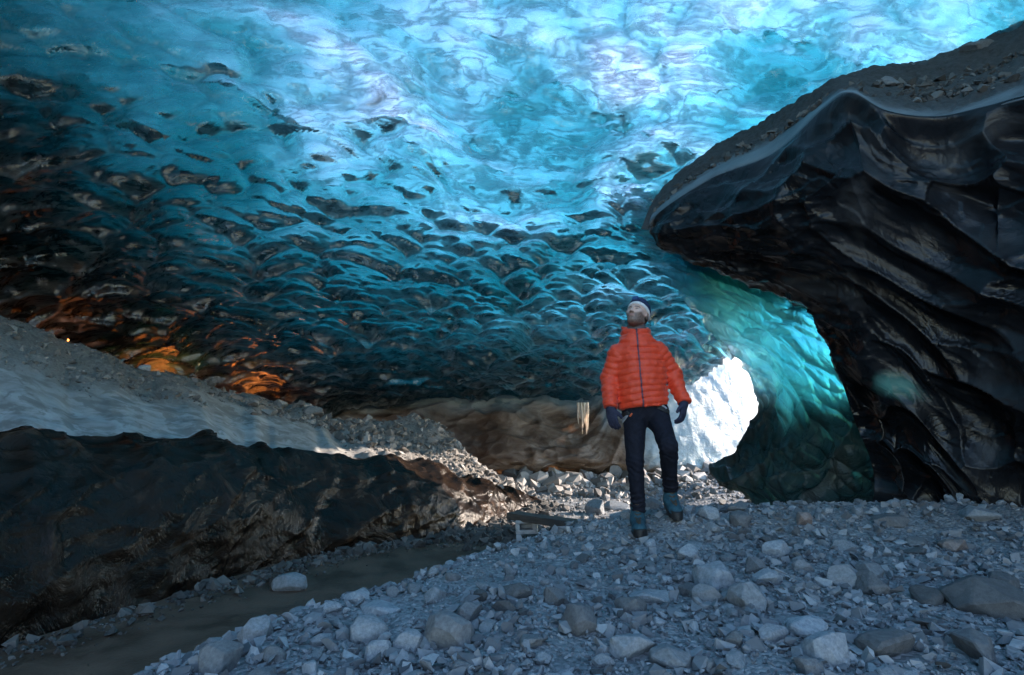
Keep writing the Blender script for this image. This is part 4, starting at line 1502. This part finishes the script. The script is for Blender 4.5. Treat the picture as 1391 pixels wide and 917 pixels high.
def build_rocks():
    shapes = [stone_mesh('stone_shape', 100 + k, 0.60, 0.0, 18 + (k % 4) * 4, 2) for k in range(22)]
    rounds = [stone_mesh('cobble_shape', 200 + k, 0.70, 0.8, 30, 2) for k in range(8)]
    flats = [stone_mesh('slab_shape', 300 + k, 0.34, 0.0, 16, 2) for k in range(8)]
    mats = {}

    def shp(kind, k, mat):
        # one mesh per shape and material, shared by alike stones
        key = (kind, k, mat.name)
        if key not in mats:
            me = {'a': shapes, 'r': rounds, 'f': flats}[kind][k].copy()
            me.materials.clear()
            me.materials.append(mat)
            mats[key] = me
        return mats[key]
    D, G, RD = ROCK_DARK, ROCK, ROCK_RED
    hero = [
        # px, py of the middle, half length in pixels, kind, material, label
        (388, 797, 26, 'r', 1, G, 'big pale rounded boulder lying alone on the brown sand beside the stream bed'),
        (1096, 711, 15, 'r', 2, RD, 'tan boulder lying on the mound below the foot of the dark ice'),
        (788, 853, 27, 'r', 3, D, 'dark smooth egg-shaped boulder in the front of the mound'),
        (607, 873, 40, 'r', 4, G, 'broad speckled rounded boulder low at the front of the mound left of the dark one'),
        (495, 866, 29, 'r', 5, G, 'rounded grey boulder at the left front of the mound'),
        (1228, 884, 62, 'f', 1, D, 'big flat dark slab lying at the front right of the mound'),
        (1365, 825, 62, 'a', 3, D, 'large dark angular boulder at the far right front'),
        (862, 888, 36, 'a', 1, G, 'upright split block with a flat pale face at the front of the mound'),
        (1104, 858, 38, 'a', 5, G, 'angular grey block left of the big flat dark slab'),
        (1022, 822, 34, 'a', 6, G, 'tilted angular block with a dark side right of the slope middle'),
        (914, 899, 34, 'a', 7, G, 'pale squarish block right of the split block'),
        (888, 812, 34, 'f', 2, G, 'pale flat topped stone in the middle of the mound'),
        (975, 790, 40, 'a', 8, G, 'large grey block half sunk in gravel in the middle of the mound'),
        (752, 818, 22, 'a', 9, D, 'dark sharp-edged stone left of the middle of the mound'),
        (700, 808, 26, 'a', 10, D, 'dark wedge of rock beside the sharp-edged stone'),
        (636, 840, 24, 'a', 11, G, 'blocky stone above the broad speckled boulder'),
        (792, 760, 15, 'a', 12, D, 'small dark pointed rock in front of the man on the left'),
        (508, 828, 38, 'f', 3, G, 'broad flat pale stone at the left edge of the mound'),
        (447, 832, 16, 'r', 6, G, 'pale round cobble near the left edge of the mound'),
        (343, 868, 26, 'r', 7, G, 'pale rounded boulder at the lower left corner of the mound'),
        (366, 896, 24, 'a', 13, G, 'pointed grey stone at the lower left end of the mound'),
        (556, 880, 24, 'a', 14, G, 'greenish grey stone between the two rounded boulders at the front'),
        (1305, 745, 22, 'a', 15, RD, 'rust-red stone on the mound by the dark ice wall'),
        (1338, 702, 30, 'f', 4, G, 'flat light slab on the crest of the mound at the far right'),
        (1218, 711, 26, 'f', 5, D, 'low dark slab on the crest under the dark ice'),
        (1004, 690, 21, 'a', 16, G, 'grey wedge-shaped rock on the crest right of the man'),
        (1010, 712, 20, 'a', 17, D, 'dark blocky rock on the crest behind and right of the man'),
        (1152, 745, 18, 'a', 18, G, 'grey cube-like stone at the right of the crest'),
        (1060, 752, 22, 'a', 19, G, 'smooth sided grey stone right of the crest middle'),
        (948, 742, 20, 'f', 6, G, 'flat stone just right of the standing man'),
        (1190, 800, 30, 'a', 20, D, 'dark block above the big flat slab'),
        (1155, 790, 30, 'a', 21, G, 'long grey block left of the dark block on the right slope'),
        (1270, 815, 34, 'a', 2, D, 'dark boulder between the big slab and the right edge'),
        (1340, 890, 44, 'a', 4, D, 'dark angular boulder in the bottom right corner'),
        (720, 880, 24, 'a', 0, G, 'bright faced small block left of the upright split block'),
        (660, 798, 22, 'f', 7, G, 'flat topped grey stone on the left slope of the mound'),
        (590, 815, 20, 'a', 6, G, 'grey stone with a pale top left of the flat topped one'),
        (812, 694, 20, 'a', 9, G, 'grey rock on the crest of the mound just left of the man'),
        (838, 688, 22, 'a', 12, G, 'blocky rock on the crest right behind the man\'s right boot'),
        (1048, 790, 24, 'a', 3, G, 'pale block with a flat face below the crest on the right'),
    ]
    for k, (px, py, hp, kind, si, mat, lab) in enumerate(hero):
        P, y = on_ground(px, py + hp * 0.25)
        half = hp * y / FPX / math.cos(PITCH) * 1.0
        place_stone(shp(kind, si % (8 if kind != 'a' else 22), mat), P[0], P[1] + half * 0.4, half, mat, lab, sink=0.24, seed=k, rotz=(0.9 * k) % 6.28)
    # the other stones large enough to be told apart
    r = np.random.default_rng(11)
    n_big = 244
    tries = 0
    count = 0
    while count < n_big and tries < 40000:
        tries += 1
        y = 1.75 + 3.9 * r.random() ** 1.25
        x = r.uniform(-2.4, 0.98 * y + 0.2)
        if x > 4.3 or abs(x) > 0.93 * y + 0.1 or float(gravel_mask(np.array([x]), np.array([y]))[0]) < 0.7:
            continue
        half = min(0.043 * (1 - r.random()) ** -0.40, 0.11) * (0.75 + 0.06 * y)
        if any((x - a) ** 2 + (y - b) ** 2 < (0.80 * (half + c)) ** 2 for a, b, c in PLACED):
            continue
        if math.hypot(x - PERSON_AT[0], y - PERSON_AT[1]) < 0.16 + half * 0.5 or math.hypot(x - PERSON_AT[0] - 0.28, y - PERSON_AT[1] - 0.2) < 0.2:
            continue
        q = r.random()
        kind = 'a' if q < 0.68 else ('f' if q < 0.93 else 'r')
        si = int(r.integers(0, 22 if kind == 'a' else 8))
        mat = G if r.random() < 0.78 else (D if r.random() < 0.95 else RD)
        words = {'a': 'angular', 'f': 'flat', 'r': 'rounded'}[kind]
        tone = {'grey_stone': 'grey', 'dark_stone': 'dark grey', 'reddish_stone': 'reddish'}[mat.name]
        size = 'fist-sized' if half < 0.06 else 'head-sized'
        if math.hypot(x - PERSON_AT[0], y - PERSON_AT[1]) < 0.75:
            where = 'close round the boots of the man'
        elif x - float(edge_x(np.array(y))) < 0.75:
            where = 'on the left flank of the mound above the sand'
        elif y > 4.3:
            where = 'along the crest of the mound under the dark ice'
        elif y < 2.35:
            where = 'at the very front of the mound'
        elif x > 1.5:
            where = 'on the right slope of the mound'
        elif x > 0.3:
            where = 'in the middle of the mound'
        else:
            where = 'on the left slope of the mound'
        lab = f'{size} {words} {tone} stone lying {where}'
        place_stone(shp(kind, si, mat), x, y, half, mat, lab, group=f'{size} {words} {tone} stones {where}', sink=0.22, seed=count)
        count += 1


build_rocks()


def scatter(name, label, pts, sizes, mat, seed, flat=0.62, parent=None, tris=18):
    """many small stones as one mesh; pts (n, 3), sizes half-lengths"""
    r = np.random.default_rng(seed)
    protos = []
    for k in range(14):
        bm = bmesh.new()
        for p in stone_points(seed * 50 + k, flat, 0, tris // 2 + 3):
            bm.verts.new(p)
        bmesh.ops.convex_hull(bm, input=bm.verts)
        bmesh.ops.delete(bm, geom=[v for v in bm.verts if not v.link_faces], context='VERTS')
        bmesh.ops.triangulate(bm, faces=bm.faces)
        bmesh.ops.recalc_face_normals(bm, faces=bm.faces)
        bm.verts.index_update()
        protos.append((np.array([v.co for v in bm.verts]), np.array([[v.index for v in f.verts] for f in bm.faces])))
        bm.free()
    Vs, Fs, T, off = [], [], [], 0
    for p, s in zip(pts, sizes):
        V, F = protos[int(r.integers(0, 14))]
        W = (V @ np.array(rot_matrix(r, 0.5)).T) * s
        Vs.append(W + p)
        Fs.append(F + off)
        T.append(np.full(len(V), r.random()))
        off += len(V)
    me = mesh_np(name, np.concatenate(Vs), np.concatenate(Fs), smooth=False)
    attr(me, 'tone', np.concatenate(T))
    return add(name, me, mat, parent, label=label, kind='stuff')


def mat_gravel(name, tones):
    t = NT(name)
    tone = t.n('Attribute', attribute_name='tone').outputs['Fac']
    n = t.noise(t.coords(), 60, 4, 0.7)
    colr = t.ramp(tone, tones)
    colr = t.mixc(t.ramp(n, [(0.35, 0.35), (0.65, 0.0)]), colr, (0.10, 0.10, 0.10))
    b = t.n('Bump', i_Strength=0.4, i_Distance=0.006, i_Height=n)
    return t.done(t.n('BsdfPrincipled', i_Base_Color=colr, i_Roughness=0.88, i_Normal=b))


def build_gravel():
    g = mat_gravel('loose_gravel', [(0.0, (0.07, 0.077, 0.09)), (0.3, (0.165, 0.178, 0.197)), (0.7, (0.245, 0.262, 0.286)), (1.0, (0.37, 0.387, 0.41))])
    r = np.random.default_rng(21)
    # foreground mound
    n = 26000
    y = 1.65 + 4.3 * r.random(n) ** 1.35
    x = r.uniform(-0.95, 0.95, n) * y * 1.02
    ok = (gravel_mask(x, y) > 0.55) & (x < 4.4)
    x, y = x[ok], y[ok]
    clump = fbm(x * 2.2, y * 2.2, octv=3, seed=23)
    s = np.minimum(0.0085 * (1 - r.random(len(x))) ** -0.52, 0.05) * (0.8 + 0.08 * y)
    ok = (clump > -0.35) | (s < 0.015)
    x, y, s = x[ok], y[ok], s[ok]
    near = np.zeros(len(x), bool)
    for a, b, c in PLACED:
        near |= (x - a) ** 2 + (y - b) ** 2 < (0.6 * c) ** 2
    x, y, s = x[~near], y[~near], s[~near]
    scatter('gravel', 'loose grey gravel covering the mound between the larger stones', np.stack([x, y, ground_z(x, y) + s * 0.25 + 0.008], 1), s, g, 3, tris=12)
    # far gravel and the boulders under the back wall
    n = 6500
    y = r.uniform(7.6, 12.9, n)
    x = r.uniform(-0.6, 4.6, n)
    ok = gravel_mask(x, y) > 0.6
    x, y = x[ok], y[ok]
    s = np.minimum(0.022 * (1 - r.random(len(x))) ** -0.5, 0.20) * (0.5 + 0.9 * sstep(10.2, 12.2, y))
    f = mat_gravel('far_gravel', [(0.0, (0.10, 0.09, 0.085)), (0.4, (0.26, 0.24, 0.225)), (1.0, (0.40, 0.375, 0.355))])
    scatter('gravel', 'sunlit pale rubble heaped below the far ice wall', np.stack([x, y, ground_z(x, y) + s * 0.3], 1), s, f, 5, tris=24)
    # dark stones along the foot of the ice bank and below the plank
    n = 2600
    t = r.random(n) ** 0.8
    p = along(FOOT, 0.15 + 0.8 * t)
    d = np.abs(r.normal(size=n)) * 0.22
    x, y = p[:, 0] + d * 0.85, p[:, 1] - d * 0.5
    m2 = 1400
    x = np.concatenate([x, r.normal(-0.05, 0.42, m2)])
    y = np.concatenate([y, r.normal(7.25, 0.45, m2)])
    s = np.minimum(0.012 * (1 - r.random(len(x))) ** -0.55, 0.085) * (0.55 + 0.09 * y)
    w = mat_gravel('wet_gravel', [(0.0, (0.025, 0.023, 0.022)), (0.6, (0.065, 0.06, 0.056)), (1.0, (0.14, 0.125, 0.115))])
    scatter('gravel', 'dark wet stones along the foot of the black ice bank', np.stack([x, y, ground_z(x, y) + s * 0.25], 1), s, w, 7, tris=12)
    # grit and stones on the dirt ridge
    nt, nw = RIDGE_P.shape[:2]
    n = 9000
    i = r.integers(50, nt - 12, n)
    j = np.clip((nw * (0.45 + 0.20 * r.normal(size=n))).astype(int), 16, int(nw * 0.80))
    keep = (RIDGE_SAND[i, j] < 0.5) & (RIDGE_P[i, j, 1] > 3)
    P = RIDGE_P[i, j][keep] + r.normal(size=(keep.sum(), 3)) * [0.012, 0.012, 0]
    s = np.minimum(0.013 * (1 - r.random(len(P))) ** -0.55, 0.11) * (0.7 + 0.4 * (P[:, 1] > 8.5))
    P[:, 2] += s * 0.3
    dm = mat_gravel('ridge_gravel', [(0.0, (0.08, 0.072, 0.068)), (0.5, (0.18, 0.165, 0.155)), (1.0, (0.34, 0.32, 0.31))])
    scatter('gravel', 'grit and stones scattered over the crest of the dirt ridge', P, s, dm, 9, tris=12)
    # stones on the ledge of the dark ice
    Lr = np.array(LEDGE_ROWS)
    n = 2300
    u = r.random(n) * (Lr.shape[1] - 4.2)
    v = 2.0 + 1.75 * r.random(n) ** 0.8
    iu, iv = u.astype(int), np.clip(v.astype(int), 0, Lr.shape[0] - 2)
    fu, fv = (u - iu)[:, None], (v - iv)[:, None]
    P = (Lr[iv, iu] * (1 - fu) + Lr[iv, iu + 1] * fu) * (1 - fv) + (Lr[iv + 1, iu] * (1 - fu) + Lr[iv + 1, iu + 1] * fu) * fv
    keep = (v < 3.25) | (u > 5.3) & (v < 3.6)
    keep &= u > 0.8
    P = P[keep]
    s = np.minimum(0.014 * (1 - r.random(len(P))) ** -0.55, 0.07)
    P[:, 2] += s * 0.3
    lm = mat_gravel('ledge_gravel', [(0.0, (0.03, 0.029, 0.029)), (0.5, (0.075, 0.072, 0.07)), (1.0, (0.16, 0.155, 0.15))])
    scatter('gravel', 'dark grit and stones lying on the ledge of the dark ice', P, s, lm, 13, tris=12)
    big = [(1240, 106, 5.35, 0.20, 'a', 3, 'big dark angular block on the ledge of the dark ice mass'),
           (1205, 122, 5.15, 0.17, 'a', 8, 'dark block at the top edge of the ice ledge left of the biggest block'),
           (1322, 84, 5.15, 0.26, 'a', 14, 'dark grey boulder at the back of the ice ledge near the roof'),
           (1168, 106, 5.5, 0.11, 'a', 10, 'dark stone at the left end of the blocks on the ice ledge'),
           (1064, 178, 6.0, 0.15, 'f', 2, 'long flat stone on the sloping left part of the ice ledge'),
           (1022, 206, 6.2, 0.13, 'a', 17, 'low block on the left slope of the ice ledge'),
           (1092, 160, 5.7, 0.10, 'a', 5, 'small block on the upper left slope of the ice ledge')]
    for k, (px, py, yy, half, kind, si, lab) in enumerate(big):
        p = at(px, py, yy)
        me = stone_mesh('ledge_stone', 500 + si, 0.36 if kind == 'f' else 0.66, 0, 20, 2)
        place_stone(me, p[0], p[1], half, ROCK_DARK, lab, seed=k, z=p[2] - half * 0.15, sink=0.1)
    ridge_big = [(195, 497, 0.13, 'pale boulder perched on the crest of the dirt ridge above the orange glow'), (378, 547, 0.17, 'grey boulder on the dirt ridge at the right end of the orange glow'),
                 (425, 557, 0.22, 'dark block on the dirt ridge right of the grey boulder'), (262, 468 + 44, 0.07, 'small stone on the crest of the dirt ridge left of the glow')]
    flat = RIDGE_P[:, 35:92].reshape(-1, 3)
    q = flat - CAM
    f_ = q[:, 1] * math.cos(PITCH) + q[:, 2] * math.sin(PITCH)
    ux = 695.5 + FPX * q[:, 0] / f_
    uy = 458.5 - FPX * (q[:, 2] * math.cos(PITCH) - q[:, 1] * math.sin(PITCH)) / f_
    for k, (px, py, half, lab) in enumerate(ridge_big):
        i = int(np.argmin((ux - px) ** 2 + (uy - py - 6) ** 2))
        p = flat[i]
        place_stone(stone_mesh('ridge_stone', 540 + k, 0.7, 0, 20, 2), p[0], p[1], half, ROCK, lab, seed=k, z=p[2] - 0.02, sink=0.2)


build_gravel()


# ------------------------------------------------------------------ plank bridge, its block, icicles, lamp
def build_plank():
    a, b = at(696, 699, 6.9), at(842, 722, 5.9)
    ax = b - a
    ln = np.linalg.norm(ax)
    bm = bmesh.new()
    bmesh.ops.create_cube(bm, size=1.0)
    for v in bm.verts:
        v.co = (v.co.x * ln, v.co.y * 0.22, v.co.z * 0.075)
    bmesh.ops.bevel(bm, geom=list(bm.edges), offset=0.008, segments=2, affect='EDGES')
    bmesh.ops.subdivide_edges(bm, edges=[e for e in bm.edges if e.calc_length() > ln * 0.8], cuts=14)
    for v in bm.verts:
        v.co.z += 0.006 * math.sin(v.co.x * 3.1) + 0.004 * mnoise.noise((v.co.x * 4, v.co.y * 9, 0))
        v.co.y += 0.006 * mnoise.noise((v.co.x * 5, 3, v.co.z * 4))
    me = bpy.data.meshes.new('plank')
    bm.to_mesh(me)
    bm.free()
    t = NT('weathered_wood')
    g = t.noise(t.coords((1.2, 14, 14)), 4, 6, 0.65, 0.4)
    s = t.noise(t.coords(), 2.5, 4, 0.6)
    colr = t.mixc(t.ramp(s, [(0.4, 0.0), (0.65, 0.7)]), t.ramp(g, [(0.3, (0.045, 0.032, 0.026)), (0.7, (0.13, 0.095, 0.075))]), (0.05, 0.05, 0.055))
    bp = t.n('Bump', i_Strength=0.5, i_Distance=0.006, i_Height=g)
    m = t.done(t.n('BsdfPrincipled', i_Base_Color=colr, i_Roughness=0.8, i_Normal=bp))
    o = add('plank', me, m, label='weathered brown plank laid as a footbridge across the wet channel', cat='plank')
    o.location = (a + b) / 2
    o.rotation_euler = Vector(ax).to_track_quat('X', 'Z').to_euler()
    # hollow pale block propping it
    c = at(716, 714, 6.75)
    bm = bmesh.new()
    W, H, D = 0.24, 0.15, 0.20

    def box(x0, x1, z0, z1, y0=-D / 2, y1=D / 2):
        r_ = bmesh.ops.create_cube(bm, size=1.0)
        for v in r_['verts']:
            v.co = ((x0 + x1) / 2 + v.co.x * (x1 - x0), (y0 + y1) / 2 + v.co.y * (y1 - y0), (z0 + z1) / 2 + v.co.z * (z1 - z0))
    box(-W / 2, W / 2, 0, 0.045)
    box(-W / 2, W / 2, H - 0.035, H)
    box(-W / 2, -W / 2 + 0.05, 0.045, H - 0.035)
    box(W / 2 - 0.05, W / 2, 0.045, H - 0.035)
    box(-W / 2 + 0.05, W / 2 - 0.05, 0.045, H - 0.035, D / 2 - 0.05, D / 2)
    bmesh.ops.bevel(bm, geom=[e for e in bm.edges], offset=0.006, segments=1, affect='EDGES')
    me = bpy.data.meshes.new('support_block')
    bm.to_mesh(me)
    bm.free()
    o2 = add('support_block', me, simple_mat('pale_concrete', (0.34, 0.31, 0.30), (0.48, 0.45, 0.44), 18, 0.9, 0.4, 0.006), label='small pale hollow block propping the left end of the plank', cat='block')
    o2.location = (c[0], c[1], c[2] - 0.08)
    o2.rotation_euler = (0, R(-3), R(-6))


build_plank()


def build_icicles():
    top = at(792, 551, 11.4)
    root = bpy.data.objects.new('icicle_cluster', None)
    COL.objects.link(root)
    root.location = top
    root['label'] = 'cluster of pale frosted icicles hanging from the ice left of the man'
    root['category'] = 'icicles'
    t = NT('frosted_icicle')
    n = t.noise(t.coords((1, 1, 0.3)), 18, 4, 0.6)
    colr = t.ramp(n, [(0.3, (0.62, 0.50, 0.40)), (0.7, (0.86, 0.78, 0.70))])
    b = t.n('Bump', i_Strength=0.5, i_Distance=0.02, i_Height=n)
    p = t.n('BsdfPrincipled', i_Base_Color=colr, i_Roughness=0.35, i_Normal=b)
    tr = t.n('BsdfTranslucent', i_Color=(0.9, 0.75, 0.6, 1))
    m = t.done(t.mixs(0.35, p, tr))
    r = np.random.default_rng(5)
    for k in range(11):
        x = -0.10 + 0.021 * k + r.normal() * 0.006
        ln = (0.30 + 0.26 * r.random()) * (1.15 - abs(k - 6) * 0.07)
        rad = 0.016 + 0.012 * r.random()
        zs = np.linspace(0.06, -ln, 12)
        an = np.linspace(0, 2 * np.pi, 8, endpoint=False)
        V = []
        for q, z in enumerate(zs):
            rr = rad * (1 - q / 11.5) ** 0.75 * (1 + 0.15 * math.sin(q * 2.1 + k))
            for a in an:
                V.append((x + rr * math.cos(a) + 0.004 * math.sin(q * 0.7 + k), (k % 3 - 1) * 0.02 + rr * math.sin(a), z))
        F = [(i * 8 + j, (i + 1) * 8 + j, (i + 1) * 8 + (j + 1) % 8, i * 8 + (j + 1) % 8) for i in range(11) for j in range(8)]
        add('icicle', mesh_np('icicle', V, F), m, root)


build_icicles()


def build_glow():
    """warm lamps left on the ground behind the crest of the dirt ridge; only one peeps over it"""
    spots = [(92, 462, 7.7, 0.7), (215, 503, 9.3, 3.4), (345, 535, 10.5, 4.5)]
    em = NT('lamp_glow')
    e = em.n('Emission', i_Color=(1.0, 0.33, 0.07, 1), i_Strength=1.6)
    em = em.done(e)
    dk = simple_mat('lamp_metal', (0.03, 0.03, 0.03), (0.05, 0.05, 0.05), 40, 0.5)
    labs = ['small glowing orange lamp peeping over the crest of the dirt ridge at the far left',
            'orange lamp hidden behind the dirt ridge lighting the ice near the pale boulder',
            'orange lamp hidden behind the dirt ridge at the right end of the glow']
    for k, (px, py, y, w) in enumerate(spots):
        p = at(px, py + (0 if k == 0 else 5), y)
        root = bpy.data.objects.new('lamp', None)
        COL.objects.link(root)
        root.location = p
        root['label'] = labs[k]
        root['category'] = 'lamp'
        root['group'] = 'orange lamps behind the dirt ridge'
        bm = bmesh.new()
        bmesh.ops.create_uvsphere(bm, u_segments=12, v_segments=8, radius=0.016)
        me = bpy.data.meshes.new('bulb')
        bm.to_mesh(me)
        bm.free()
        add('bulb', me, em, root)
        bm = bmesh.new()
        bmesh.ops.create_cone(bm, cap_ends=True, segments=14, radius1=0.06, radius2=0.04, depth=0.10)
        for v in bm.verts:
            v.co.z -= 0.085
        me = bpy.data.meshes.new('lamp_base')
        bm.to_mesh(me)
        bm.free()
        add('lamp_base', me, dk, root)
        ld = bpy.data.lights.new('lamp_light', 'POINT')
        ld.energy = w
        ld.color = (1.0, 0.27, 0.045)
        ld.shadow_soft_size = 0.30
        lo = bpy.data.objects.new('lamp_light', ld)
        COL.objects.link(lo)
        lo.parent = root
        lo.location = (0, 0, 0.07)


build_glow()
